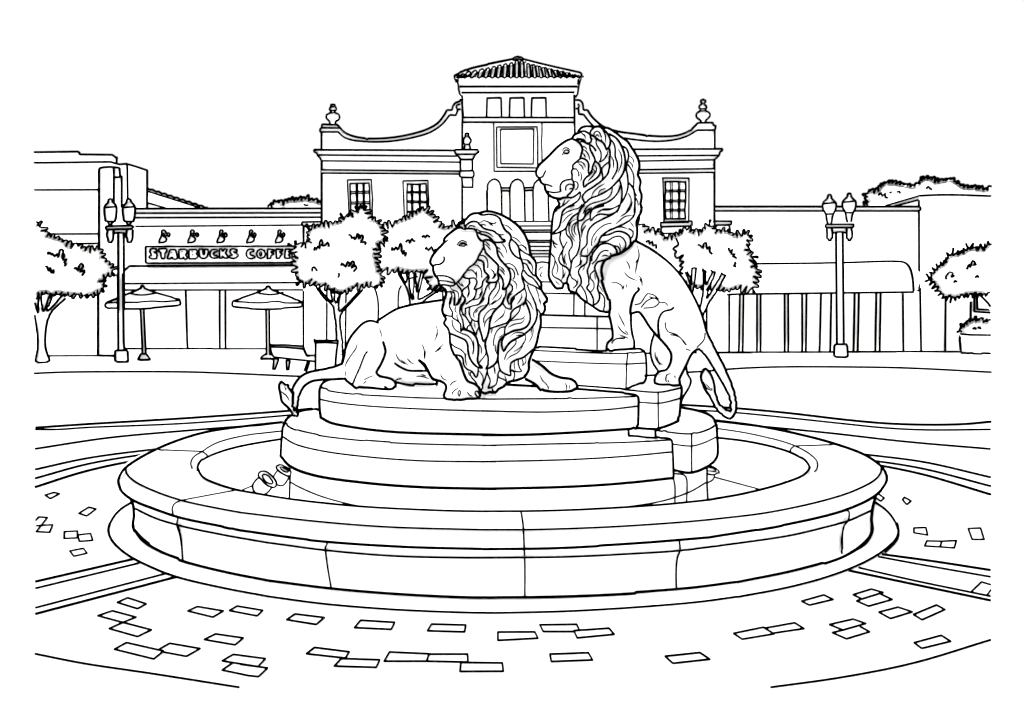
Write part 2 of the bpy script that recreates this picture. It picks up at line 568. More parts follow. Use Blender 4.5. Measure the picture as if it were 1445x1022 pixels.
rim.ink(G3, """
2.2|0,797 300,795 600,785 1000,760 1258,734
2|0,898 300,897 700,883 1100,857 1258,843
2.6|0,998 400,993 900,965 1258,935.6
1.8n|218,800 228,870 230,900 235,1000 237,1040""")
rim.ink(G4, """
2.4|0,747 200,710 400,655 490,615 515,580 500,550 440,510 350,478 200,445 40,425
1.6|40,380 200,405 350,440 440,470 520,515 555,555 550,590 538,603
1.5n|418,500 420,485 438,470
1.5n|440,470 550,467 650,462
2|0,847 300,810 600,745 750,695 850,640 878,600 880,580
2.6|0,932 400,865 700,790 850,715 900,655 903,620 880,578 800,520 640,460 450,410 250,370 38,342""")
for rr, zz_ in ((3.03, .41), (2.497, .36), (2.53, .417)):   # the far side of the ring, behind the pedestal
    rim.tube([(FXC + rr * math.cos(math.radians(a)), FYC + rr * math.sin(math.radians(a)), zz_) for a in range(60, 121, 3)], .009, 6, 1)
rim.build("basin_rim", "stone", fountain)

fl = MB().lathe(FXC, FYC, [(2.595, .02), (2.595, .10)], 96)
fl.ink(G1, "1.6n|1090,695 1150,670", 7)
fl.ink(G4, "1.6n|20,627 280,697", 7)
fl.build("basin_floor", "stone", fountain)

def arc(xc, yc, r, a0, a1, n):
    return [(xc + r * math.cos(math.radians(a0 + (a1 - a0) * i / n)), yc + r * math.sin(math.radians(a0 + (a1 - a0) * i / n))) for i in range(n + 1)]
def cut_disc(r, p, d):                                # disc cut by the line through p along d, keeping its left part
    P = []
    for a in range(0, 360, 2):
        q = (-.1 + r * math.cos(math.radians(a)), FYC + r * math.sin(math.radians(a)))
        s_ = d[0] * (q[1] - p[1]) - d[1] * (q[0] - p[0])
        P.append((s_, q))
    out_ = []
    for i in range(len(P)):
        (s0, a), (s1, b) = P[i], P[(i + 1) % len(P)]
        if s0 >= 0: out_.append(a)
        if (s0 >= 0) != (s1 >= 0):
            t = s0 / (s0 - s1)
            out_.append((a[0] + (b[0] - a[0]) * t, a[1] + (b[1] - a[1]) * t))
    return out_

drum = MB().lathe(-.1, FYC, [(1.74, .101), (1.74, .43)], 96)
tb = MB().plan(cut_disc(1.816, (1.153, 6.85), (-.55, .5)), .417, .705)
tc = MB().plan(cut_disc(1.513, (.92, 7.05), (-.41, .44)), .707, .985)
k3 = MB().plan([(.10, 7.72), (1.31, 6.895), (1.61, 7.55), (1.645, 7.7), (1.678, 8.09), (1.65, 8.41), (1.555, 8.69), (1.3, 9.1), (.5, 9.3), (-.3, 8.9)], .436, .715)
k2 = MB().plan([(0.0, 8.48), (.54, 7.86), (1.109, 7.23), (1.395, 7.94), (1.45, 8.25), (1.3, 8.65), (.4, 8.95)], .716, .99)
sb = MB()
_a, _b, = U(887, 614, 6.98), U(925, 617, 6.86)
sb.plan([_a[:2], _b[:2], (_b[0] + .02, _b[1] + .07), (_a[0] + .02, _a[1] + .07)], .7065, U(0, 606, 6.9)[2])
k1 = MB().plan([(0.0, 8.44), (.188, 8.26), (.917, 7.563), (1.109, 7.97), (1.14, 8.2), (1.0, 8.85), (.1, 9.1)], .992, 1.267)
k0 = MB().box(-.2, .98, 8.35, 9.2, 1.269, EYE - 6 / FPX * 8.35)
km = MB().box(-.2, .665, 8.72, 9.2, 1.566, 1.775)
pile = MB()
for q_ in (drum, tb, tc, k3, k2, k1, k0, km, sb):
    q_.ns, q_.nf = len(q_.v), len(q_.f)
    pile.add(q_.v, q_.f)
pile = pile.bvh()
drum.ink(G2, "2|275,540 270,728\n1.6n|277,630 320,655 450,710 640,760 740,772", None, pile)
drum.ink(G3, """
1.7n|1060,610 1068,650 1068,755;1065,583 1120,592 1132,610 1133,748
2|1245,545 1245,640 1250,735
1.6n|590,785 800,768 1000,735 1150,685 1245,630""", None, pile)
drum.build("base_drum", "stone", fountain)

tb.ink(G2, """
2.6|440,228 340,240 280,265 245,300 232,380 225,485
1.8|245,305 290,335 400,365 600,393 900,415 1415,427
1.8|235,378 300,418 450,457 700,490 1000,512 1415,517
2.8|225,485 275,540 400,590 700,635 1000,658 1415,668""", None, pile)
tb.ink(G3, """
1.8|0,427 400,418 800,410 1045,397
1.8|0,517 500,505 800,487 1055,463
2.8|0,668 500,655 800,635 1058,607
2.4|965,385 1030,388 1048,398 1055,460 1060,605""", None, pile)
tb.build("lower_tier", "stone", fountain)

tc.ink(G2, """
2.6|510,62 465,78 445,100 440,170 442,230 448,272
1.8|445,100 480,120 600,140 800,153 1000,163 1130,166;1290,168 1415,170
1.8|445,172 520,188 700,208 1000,225 1415,238
2.8|448,272 500,300 620,325 850,352 1415,368""", None, pile)
tc.ink(G3, """
1.8|0,170 300,168 600,165 860,155
1.8|0,235 300,242 500,238 700,228 860,210
2.8|0,369 250,367 600,350 862,332
2.8|130,95 300,104
2.6|520,118 700,133 850,148 862,158 865,220 862,332""", None, pile)
tc.build("upper_tier", "stone", fountain)

k3.ink(G3, """
1.9|968,345 1165,362 1260,335 1295,312
1.7-|1165,362 1165,577
1.7|1058,420 1165,430 1230,412 1295,382
2.6|1062,563 1160,578 1245,545 1290,515
2.6|1110,222 1200,240 1260,262 1290,290 1300,370 1302,480 1290,515""", None, pile)
k3.build("stone_slab", "stone", fountain)
k2.ink(G3, """
2|520,93 700,107 980,132 1050,120 1100,108
1.7-|980,132 980,332
1.7|865,187 980,193 1040,182 1100,165
2.6|865,330 985,335 1050,315 1088,297
2.6|1095,88 1103,105 1103,130 1095,220 1088,297""", None, pile)
k2.build("stone_slab", "stone", fountain)
sb.ink(G3, "2.2-|815,345 815,378 960,385 965,345", None, pile)
sb.build("stone_block", "stone", fountain)
k1.ink(L7, """
2.6|55,472 300,485 430,493 470,490
2.6|600,487 640,485 660,495 668,520 670,640 660,665 620,685 565,702
2.2|290,683 560,703
1.8|50,490 300,500 565,507 610,503 665,497
1.8|45,547 300,558 570,565 610,563 668,560
1.8-|570,507 565,702""", None, pile)
k1.build("stone_slab", "stone", fountain)
k0.ink(L7, """
2.6-|85,292 300,298 480,302
1.8-|85,362 480,370;403,302 403,488""", None, pile)
k0.build("stone_slab", "stone", fountain)
km.ink(L7, """
2-|100,172 340,176
1.8-|275,176 273,292
2.2-|335,190 335,292""", None, pile)
km.build("stone_slab", "stone", fountain)
bo = MB().puff(pts(SRC, "742,390 742,376 752,371 776,371 800,373 806,385 800,397 742,397"), 8.9, .2, 14, 4)
bo.ink(L5, """
2.2|0,480 20,505 45,525 90,515 165,525
2.2|60,683 180,685
1.3|60,590 85,562 118,555;75,645 80,620 102,598;80,625 95,650""")
bo.build("rounded_boss", "stone", fountain)

# ------------------------------------------------------------------ spotlights in the basin
def spotlight(label, loc, body, flange, inner, ink_b, ink_f, fr, Y, grp):
    t = thing("spotlight", label, "spotlight", loc, grp)
    b = MB().puff(pts(fr, body), Y, .06, 6, 3); b.ink(fr, ink_b); b.build("housing", "metal", t)
    f = MB().puff(pts(fr, flange), Y - .05, .03, 3, 2.5); f.ink(fr, ink_f); f.build("lens_ring", "metal", t)
spotlight("larger of the two tilted spotlights in the left of the basin", U(370, 695, 6.9)[:2] + (.1,),
          "105,600 75,635 68,655 80,685 110,698 140,690 172,655 150,620", "103,580 130,573 170,600 195,640 185,657 155,650 120,620 100,595", "",
          "2|103,605 75,635 68,655 80,685 110,698 140,690 172,655", "2c|103,580 130,573 170,600 195,640 185,657 155,650 120,620 100,595\n1.7c|120,590 140,588 165,610 178,635 165,640 140,628 122,605", G2, 6.9, "spotlights in the fountain basin")
spotlight("smaller spotlight between the larger one and the round base of the lions' pedestal", U(396, 682, 7.2)[:2] + (.1,),
          "205,568 183,605 190,635 225,648 240,640 268,595 235,570", "197,545 215,537 250,550 275,575 268,595 240,585 210,565", "",
          "1.8|205,568 183,605 190,635 225,648 240,640 268,595", "1.8c|197,545 215,537 250,550 275,575 268,595 240,585 210,565\n1.6c|215,545 245,555 265,572 250,575 225,560", G2, 7.2, "spotlights in the fountain basin")
spotlight("lone spotlight at the right, mostly hidden behind the round base", U(1003, 676, 8.1)[:2] + (.1,),
          "1235,575 1290,585 1280,615 1250,632 1225,615", "1230,555 1250,545 1280,548 1310,568 1315,578 1290,587 1250,582 1225,570", "",
          "1.6n|1290,588 1280,615 1250,632", "1.8c|1230,555 1250,545 1280,548 1310,568 1315,578 1290,587 1250,582 1225,570\n1.5|1250,550 1285,555 1298,570 1250,568", G3, 8.1, "spotlights in the fountain basin")
# ================================================================== the lying lion
def lerp(x, x0, y0, x1, y1):
    t = min(1, max(0, (x - x0) / (x1 - x0)))
    return y0 + (y1 - y0) * t
_p = U(650, 560, 7.3)
lion = thing("lion_statue", "lying lion statue with a long flowing mane resting on the round upper tier", "statue", (_p[0], _p[1], .985), "lion statues on the fountain")
bd = MB()
bd.puff(catmull(pts(L3, "590,515 600,400 680,270 740,207 790,188 840,200 1000,97 1100,68 1180,52 1400,22 1445,100 1470,300 1445,560 1250,568 1090,566 985,515 900,560 760,630 620,610"), True, 6), 7.75, .36, 55)
bd.puff(catmull(pts(L3, "593,530 605,400 640,320 690,255 740,207 790,188 845,202 885,320 908,400 900,450 870,520 838,590 860,620 920,635 960,648 985,680 970,720 900,725 800,715 680,703 655,682 610,648 592,620"), True, 5), 7.52, .17, 32)
bd.puff(catmull(pts(L3, "850,560 985,500 1090,560 1245,560 1300,635 1314,650 1312,680 1300,685 1100,680 975,657 880,630"), True, 5), 7.85, .14, 18)
bd.puff(catmull(pts(L2, "15,565 55,605 90,655 120,710 145,735 200,748 240,770 260,800 255,840 240,880 245,903 300,912 380,922 450,912 540,905 556,870 545,815 500,787 460,740 420,640 380,540 330,420 300,300 240,180 100,150 20,250 -30,420"), True, 5), lambda x, y: lerp(y, 470, 7.45, 545, 6.72), .13, 26)
bd.puff(catmull(pts(L7, "-40,560 0,520 35,540 90,575 150,625 200,645 260,655 283,675 288,700 265,718 200,725 140,722 100,712 70,680 40,660 -10,640"), True, 5), 7.28, .12, 16)
bd.puff(catmull(pts(L1, "490,248 430,232 400,240 340,283 290,325 275,345 272,380 200,460 150,525 135,560 135,590 158,615 162,660 180,705 210,745 220,790 240,820 330,840 420,800 520,690 640,560 720,440 700,330 620,250"), True, 5), lambda x, y: 7.05, .22, 30)
bd.puff(catmull(pts(L1, "420,250 600,250 760,420 760,640 640,900 500,1000 400,900 400,700"), True, 6), 7.2, .2, 30)   # neck
bd.fuse(.011, 2)
tl = MB()
tl.puff(catmull(pts(L3, "600,512 510,548 430,567 340,585 280,605 235,640 205,680 188,720 180,790 183,850 203,893 205,932 218,920 222,815 238,745 265,698 310,662 380,642 480,638 600,637"), True, 4), 7.7, .07, 8, 3)
tt = MB()
tt.puff(catmull(pts(L3, "205,932 183,922 155,865 105,812 92,750 82,700 85,675 100,660 125,692 148,686 143,700 165,730 182,750 182,850 203,893"), True, 4), 7.66, .06, 10, 3)

mn = MB()
mane1 = pts(L1, "480,250 478,235 480,200 486,155 530,108 570,90 620,87 700,68 760,75 860,112 960,172 1040,245 1090,325 1120,400 1142,515 1190,580 1195,720 1245,790 1250,860 1300,945 1310,975 1290,1000") + \
    pts(L2, "1130,50 1138,100 1120,140 1098,150 1100,230 1080,320 1060,410 1045,450 1010,525 990,590 990,650 950,715 890,738 850,745 800,762 760,800 720,820 690,852 650,845 600,858 558,858 545,820 500,785 445,760 400,670 370,580 345,550 330,510 300,430 290,320 275,275 240,230 260,195 240,160 225,110 238,50 242,0") + \
    pts(L1, "285,940 295,880 280,850 240,818 330,818 385,790 430,745 460,700 490,665 520,625 560,600 600,548 615,510 640,470 662,430 660,375 625,350 600,310 592,270 570,248 520,245")
mn.puff(catmull(mane1, True, 5), 7.12, .40, 60)


skin1 = MB()
for q_ in (bd, tl, tt, mn): skin1.add(q_.v, q_.f)
for q_ in (drum, tb, tc, k3, k2, k1, k0, km, sb): skin1.add([v for v in q_.v[:q_.ns]], q_.f[:q_.nf])
skin1 = skin1.bvh()
bd.ink(L1, """
2.2|430,232 455,245 478,252 500,243
3.1|455,246 430,232 400,240 340,283 290,325 275,345 272,380 200,460 150,525 135,560 135,590 158,615 162,660 180,705 210,745 220,790 240,820
1.6|272,385 290,370 312,350
1.7n|415,415 440,385 470,383 505,410
1.4n|415,412 440,415 470,417 485,405 460,392 435,398
1.7n|395,410 420,375 455,360 500,380
2.2|160,615 185,603 225,600 260,575 270,550 265,525
2.2|205,713 280,718 330,735 360,760 372,785
2|215,765 280,768 340,780 372,787
2.2|240,808 270,805 330,815 360,810 385,790""", None, skin1)
bd.ink(L2, """
3|15,565 55,605 90,655 120,710 145,735 200,748 240,770 260,800 255,840 240,880 245,903 300,912 380,922 450,912 540,905 556,870
1.6c|370,835 360,860 370,885 382,860 378,838
2c|515,845 512,865 540,900 550,880 535,850
1.4|440,845 460,875 490,890;305,885 320,845 365,812;300,858 322,850;285,800 310,770 355,750;200,690 225,730 265,750;155,235 172,290 165,350 145,400;235,415 190,460 150,495;215,455 155,495;30,410 55,470 55,560;70,480 60,550;178,325 160,370""", None, skin1)
bd.ink(L7, """
3|35,540 90,575 150,625 200,645 260,655 283,675 288,700 265,718 200,725 140,722 100,712 70,680 40,660 5,643
1.4|85,625 100,655 125,680 132,705;138,685 133,703;225,670 235,690 230,710;250,680 248,705""", None, skin1)
bd.ink(L3, """
3.1|830,202 880,170 1000,97 1100,68 1180,52 1385,22
3.1|578,522 595,460 605,400 640,320 690,255 740,207 790,188 848,200
1.6|860,240 885,320
3|890,345 908,400 900,450 870,520 835,590 860,620 920,635 960,648 985,680 970,720 900,725 800,715 680,703 655,682 610,648 592,625
1.5|692,355 680,400 640,460 600,530 592,560;598,570 600,618
2.2|772,422 755,440 710,550 675,630 655,682
2.6|980,507 1030,540 1090,566 1160,570 1245,568
3|1180,490 1220,520 1250,570 1280,625 1305,642
2.8|1315,650 1312,680 1300,685 1100,680 978,655
1.4|735,650 770,630 820,612;735,675 765,650;985,650 1010,638 1040,632;1150,620 1190,618 1255,635;1190,603 1230,614;990,430 1010,475 1065,522;1080,475 1110,505 1138,522;1035,487 1095,532;895,690 925,720;905,692 935,712""", None, skin1)
body = bd.build("body", "bronze", lion, True)
tl.ink(L3, "3|582,520 510,548 430,567 340,585 280,605 235,640 205,680 188,720 180,790 183,850 203,893\n3|593,634 480,638 380,642 310,662 265,698 238,745 222,815 218,920 205,932", None, skin1)
tail = tl.build("tail", "bronze", lion, True)
tt.ink(L3, "3|207,932 183,922 155,865 105,812 92,750 82,700 85,675 100,660 125,692 148,686 143,700 165,730 182,755\n1.6|95,735 140,775 158,812;120,700 132,732", None, skin1)
tt.build("tail_tuft", "bronze", tail, True)
mn.ink(L1, """
3.1|400,228 440,170 465,147 488,152 530,108 570,90 620,87 700,68 760,75 860,112 960,172 1040,245 1090,325 1120,400 1142,515 1190,580 1195,720 1245,790 1250,860 1300,945 1310,975 1275,1005 1280,1018
2.6|488,152 478,180 480,210 490,225
2.6|478,245 520,245 570,248 592,270 600,310 625,350 660,375
2.5|478,238 500,195 540,172 590,170 630,190 680,235 740,250 800,285 840,330 890,365 840,378 780,372 740,330 690,300 605,285
1.6|500,237 530,205 560,205 585,220;595,235 640,265 690,270 730,285 770,320;620,180 665,160 710,170 760,190 790,180 800,168;630,205 660,195 700,208;720,180 765,215;800,290 850,302 882,302;860,195 910,215 965,262;945,318 1000,345 1048,392;1020,410 1050,405 1080,425 1105,465;1065,415 1085,425 1105,450
2.6|620,92 660,105 720,98 780,108 830,140 850,190 880,250 930,295 945,330 925,390 930,430 960,490 1000,530 1050,550
2.4|945,345 990,385 1020,430 1030,490 1040,540 1060,590 1068,640 1050,700 1060,760 1080,820 1075,850 1010,900 950,960 945,1015
2.2|1020,435 1060,470 1110,500 1142,520;1070,590 1100,605 1130,660 1170,710 1200,725;1075,660 1110,710 1160,740 1210,800 1240,850;1050,710 1080,760 1120,800 1180,825 1240,860
1.6|1055,555 1110,560 1145,595 1165,640 1165,680;1110,565 1140,605
2.6|660,375 665,430 690,480 740,530 790,580 820,615 815,680 820,750 800,780 750,788 700,785 725,735 715,710 685,680 675,640 675,590 650,565 600,548
2.6|655,365 690,350 740,355 780,385 805,425 815,500 840,550 880,600 920,650 938,710 930,780 895,845 860,858 870,800 855,740 825,700
1.4|670,370 710,385 735,415;670,395 715,420 742,456;810,420 845,455;810,455 850,490 875,535;850,385 890,435 910,502
2.4|660,430 640,470 615,510 600,548 560,600 520,625 490,665 460,700 430,745 385,790
1.7n|625,505 670,515 705,550 715,600 708,642;560,600 610,615 645,660 650,742;500,660 540,660 575,680 595,710 600,745
1.2|595,670 600,700 595,735;795,685 790,720 760,750
2.2|460,700 470,735 520,750 570,742 600,765 600,800 575,858 630,845 655,820 660,780 690,745 720,720
1.6|735,648 770,675 780,715 750,750
1.4|830,620 865,645 885,680;830,650 865,680 885,715;950,755 990,785 1005,820 1000,857;410,775 430,810 475,828;440,795 465,820;320,825 350,860 405,885 415,910 405,970;530,885 500,945;660,875 640,920 610,955 565,965;655,840 650,880 620,920;720,820 735,870;855,895 840,940 780,990 750,1015;960,895 930,920 915,970;1050,890 1055,930 1030,980 1005,1010;815,770 830,800 825,860 790,920 750,967;1095,955 1130,985 1155,1018;1190,830 1225,920 1232,970;1240,950 1245,1015
1.8|880,600 930,595 975,620 1005,670 1018,715;915,635 955,650 980,690 980,730 965,755
2.2|935,800 960,830 955,870 920,910 910,970 930,1012
2.2|385,790 415,830 445,870 448,920 420,970 400,1010;525,750 528,795 505,830 465,860 450,890 460,920 485,955 460,1005
2|515,830 522,880 508,930
3|230,815 280,850 295,880 285,940 270,975 268,1012
2.1|300,885 340,880 370,895 380,930 375,1012;340,890 350,920 340,970 330,1012
2.2|600,860 590,905 570,950 520,985 490,1012;740,790 700,830 680,890 650,960 620,1012;800,785 790,830 745,890 720,940 720,1012;895,850 895,900 870,970 860,1012
2|1080,840 1100,900 1095,960 1080,1012;1110,810 1130,870 1160,930 1195,1012""", None, skin1)
mn.ink(L2, """
3.1|242,0 238,50 225,110 240,160 260,195 240,230 275,275 290,320 300,430 330,510 345,550 370,580 400,670 445,760 500,785 545,820 555,858 600,858 650,845 690,852 720,820 760,800 800,762 850,745 890,738 940,718
3.1|1155,0 1158,30 1130,50 1138,100 1120,140 1098,150 1100,230 1080,320 1060,410 1045,450 1010,525 990,590 990,650 950,715
2|240,150 270,162 310,170;300,0 285,50 290,90 315,130 312,175 350,205 385,235 390,305 405,285 412,250 400,190 380,140 385,80 420,30 428,0
2|325,70 360,65 385,20 388,0;330,0 325,72;425,0 430,30 395,90 400,130 425,162 430,100
1.3|345,75 335,110 350,140;355,140 355,185 375,215
1.7n|310,200 315,250 345,295 400,325 450,345 485,385 500,440 495,512
2.6|410,285 460,300 510,335 535,380 545,430 545,500 540,570 555,605 585,632 540,625 500,590 470,540 455,480 450,420 430,385 380,360 285,318
1.7n|300,415 330,440 390,470 425,510 430,540
2.2|345,515 390,525 410,555 415,600 440,640 490,665 525,715 540,690 545,635
1.3|435,500 430,560 440,615;500,380 505,440 500,510;550,415 575,460 570,510;440,180 462,230;510,220 515,280;450,655 465,710;680,610 690,690
1.8|615,430 610,510 575,560 555,585
2|470,80 462,130 480,185 510,210 545,217;400,150 430,170 470,230 480,240 450,260 440,290 415,265;490,190 480,245 500,290 525,340 530,310 550,265
2.6|640,0 632,50 600,95 560,130 548,170 548,230 560,290 575,340 590,395 615,370 630,330 640,280 645,230 665,160 700,110 750,60 770,20 775,0
2|425,100 480,80 550,60 590,20 597,0
1.4|620,60 550,90 510,125 500,160 510,182;540,110 515,140;660,160 620,200 600,240 600,275;670,270 660,330
1.7n|715,95 660,105 610,150 590,190 590,227
2.6|620,362 605,420 620,490 635,550 630,600 615,640 670,615 710,570 720,520 720,450 730,390 770,350 790,335 860,300 930,285 980,255 1005,200 1000,130 980,70 960,30
2.4|640,285 690,265 750,245 800,225 830,180 835,140 870,100 920,70 960,40 970,0
1.4|785,100 770,150 730,190 680,230;775,155 740,190;700,20 640,75;965,160 940,190 880,200 835,215;960,190 935,225 870,240 812,270
2.2|765,55 790,90 835,105 840,50 870,0
2|920,70 910,120 870,170 820,220 785,270 775,340
1.7n|790,262 740,275 700,320 680,390 682,440
1.3|770,330 720,365
2.6|775,350 755,390 755,450 768,485 790,450 830,400 880,370 930,345 965,320 1010,280 1050,220 1068,150 1060,80 1030,0
1.4|970,10 1010,60 1038,112;945,50 955,90;820,360 860,325 910,315 955,325 968,360 945,420 910,460 860,490;880,345 930,335
1.7n|880,380 880,410 840,460 800,500 775,560
1.3|950,400 920,450 860,490
2.4|720,525 725,600 745,660 800,690 832,697 830,640 835,590 880,560 940,540 990,500 1042,455
1.4|790,570 830,530 890,500 945,440;700,420 695,470 715,515
2|900,555 900,600 915,640 932,662 890,665 840,650
1.3|870,575 865,610 875,650;930,545 945,590 935,620;965,530 968,580 945,615;545,655 575,690 590,740 568,795;470,680 490,675;780,700 790,730 800,748;690,620 695,690
1.8|470,670 480,710 530,770 548,820;720,700 730,720 780,740 800,764;830,650 865,670 870,700 855,745
2|625,640 630,690 650,750 632,812 660,805 700,780 715,720 720,680 735,650
2|625,650 610,720 585,790 570,852
1.8|632,812 660,805 672,835;690,852 665,830
1.4|1085,0 1100,60
2|1070,100 1090,120 1098,152
1.4|1035,240 1030,330 990,417;1025,260 1015,340""", None, skin1)
mn.build("mane", "bronze", lion, True)
# ================================================================== the climbing lion
_p = U(900, 545, 8.05)
lion2 = thing("lion_statue", "standing lion statue stepping up onto the higher slab with its head raised", "statue", (_p[0], _p[1], .99), "lion statues on the fountain")
YB = lambda x, y: lerp(x, 880, 8.22, 940, 7.92)
b2 = MB()
b2.puff(catmull(pts(L6, "200,40 295,2 400,60 490,130 560,210 620,310 665,410 690,500 675,570 645,598 610,620 520,580 440,530 410,508 350,420 320,390 280,395 200,380 130,330 105,180 130,110"), True, 5), YB, .27, 42)
b2.puff(catmull(pts(L6, "180,88 120,115 105,180 130,270 155,340 165,430 178,540 150,570 147,603 225,607 290,603 290,560 278,510 272,430 280,350 300,295 330,200 300,100"), True, 5), 8.2, .13, 20)
b2.puff(catmull(pts(L6, "530,360 500,380 460,392 437,425 430,475 437,535 480,585 503,625 500,675 475,718 430,732 413,765 417,795 480,802 545,795 540,770 575,695 610,625 645,598 680,545 685,480 640,380"), True, 5), 7.92, .15, 24)
b2.puff(catmull(pts(L6, "410,506 395,560 388,615 400,670 437,730 475,718 500,675 503,625 480,585 440,530"), True, 4), 8.15, .10, 14, 4)
b2.puff(catmull(pts(L6, "590,650 580,690 585,735 605,775 595,810 560,870 540,910 520,900 530,780 560,690"), True, 4), 8.15, .10, 12, 4)
b2.puff(catmull(pts(L4, "520,150 470,180 450,210 400,230 310,290 200,400 80,520 60,580 70,615 98,640 115,685 150,710 165,770 200,820 250,850 320,860 440,850 540,760 600,500 640,300 600,180"), True, 5), 8.15, .2, 28)
b2.puff(catmull(pts(L5, "300,60 700,60 850,250 820,400 700,500 640,520 500,600 350,500 260,300"), True, 6), 8.2, .2, 30)     # neck
b2.fuse(.011, 2)
t2 = MB()
t2.puff(catmull(pts(L6, "690,500 740,600 790,700 840,820 858,900 850,955 825,982 795,970 770,945 800,937 825,943 830,895 810,830 760,740 710,660 670,610 640,590 670,540"), True, 4), 7.93, .05, 6, 3)
t2.puff(catmull(pts(L6, "825,982 795,970 745,920 705,845 733,830 742,850 770,910 800,937 828,945"), True, 4), 7.93, .05, 6, 3)
t3 = MB()
t3.puff(catmull(pts(L6, "690,712 675,725 668,755 680,800 705,850 725,850 742,845 733,790 715,740"), True, 4), 7.92, .06, 9, 3)

m2 = MB()
mane2 = pts(L4, "452,210 480,168 515,150 545,100 590,78 640,75 690,85 730,78 790,88 850,98 920,140 990,195 1060,245 1100,305 1150,385 1183,465 1185,530 1170,600 1200,680 1190,760 1213,840 1200,930 1213,970") + \
    pts(L5, "980,20 983,50 960,95 938,150 945,220 935,310 905,360 870,395 800,438 720,463 660,488 635,525 622,590 640,680 665,760 695,840 702,930 705,972 655,950 620,945 560,905 490,860 445,825 410,785 345,762 338,715 320,692 282,705 275,738 235,745 185,685 165,640 167,540 175,430 185,320 187,250 195,150 205,80 225,30") + \
    pts(L4, "305,960 318,925 300,880 320,862 350,850 395,848 380,795 340,788 322,770 318,730 335,690 375,665 440,655 448,610 440,565 455,540 455,500 490,465 535,422 545,380 560,315 550,280 510,235")
m2.puff(catmull(mane2, True, 5), 8.18, .38, 55)

skin2 = MB()
for q_ in (b2, t2, t3, m2): skin2.add(q_.v, q_.f)
for q_ in (drum, tb, tc, k3, k2, k1, k0, km, sb): skin2.add([v for v in q_.v[:q_.ns]], q_.f[:q_.nf])
skin2 = skin2.bvh()
b2.ink(L4, """
3.1|478,170 450,210 400,230 310,290 200,400 80,520 60,580 70,615 98,640 115,685 150,710 165,770 200,820 250,850 320,860
2|355,368 370,340 395,332 420,352 400,370 365,370
1.6|340,340 365,312 400,310 432,335;355,368 338,388
2.2|100,635 130,620 145,590 162,555
2.2|150,705 190,715 240,735
2|175,780 225,795 280,795 325,785""", None, skin2)
b2.ink(L6, """
3|295,0 400,60 490,130 560,210 620,310 665,410 690,500
3|158,405 165,430 178,540 150,570 147,605 225,607 290,603
3|315,258 325,268 300,295 280,350 272,430 278,510 290,560 290,605
3|285,397 320,390 345,415 380,470 410,508 440,540 480,585 503,625 500,675 475,718 430,732 413,765 417,795 480,802 545,795 540,770 575,695 610,625 640,600 652,598
2.6|515,368 500,380 460,392 437,425 430,475 437,535
2.6|410,510 395,560 388,615 400,670 437,730
2.6|580,690 585,735 605,775 595,810 560,870 548,910
1.5|312,30 322,80 310,130 298,190;248,108 265,130 273,162;238,170 265,200 312,222;315,190 335,210 340,252;325,210 340,235;320,95 300,125;165,230 205,235 230,255 225,277;240,240 235,270;250,235 255,262
1.7n|300,352 330,345 355,310 372,290;335,367 370,330 410,318 435,340 410,365 350,372;372,292 405,300 432,325;435,340 470,345 480,360;380,310 420,320
1.7n|468,450 470,480 485,505;488,505 530,520 560,545 585,575;495,518 545,532 580,575;580,598 605,605;685,510 680,545 640,590;672,558 650,580
1.4|205,398 225,440 245,478;200,462 225,500 262,525;205,518 235,530 262,542;240,495 262,518
2|170,570 195,545 242,540
1.4|410,615 415,650 440,690;420,640 430,670 455,690
1.6|500,735 475,745 470,775 480,785;515,745 522,762;480,770 490,785""", None, skin2)
b2.build("body", "bronze", lion2, True)
t2.ink(L6, "3|690,500 740,600 790,700 840,820 858,900 850,955 825,982 795,970 745,920 705,845\n3|738,830 742,850 770,910 800,937 825,943 830,895 810,830 760,740 710,660 670,610 650,598 640,600", None, skin2)
tail2 = t2.build("tail", "bronze", lion2, True)
t3.ink(L6, "3|708,850 680,800 668,755 675,725 688,712 715,740 733,790 740,840\n1.4|680,780 700,820 725,830;690,790 718,822;722,815 726,830\n1.6|672,735 690,715", None, skin2)
t3.build("tail_tuft", "bronze", tail2, True)
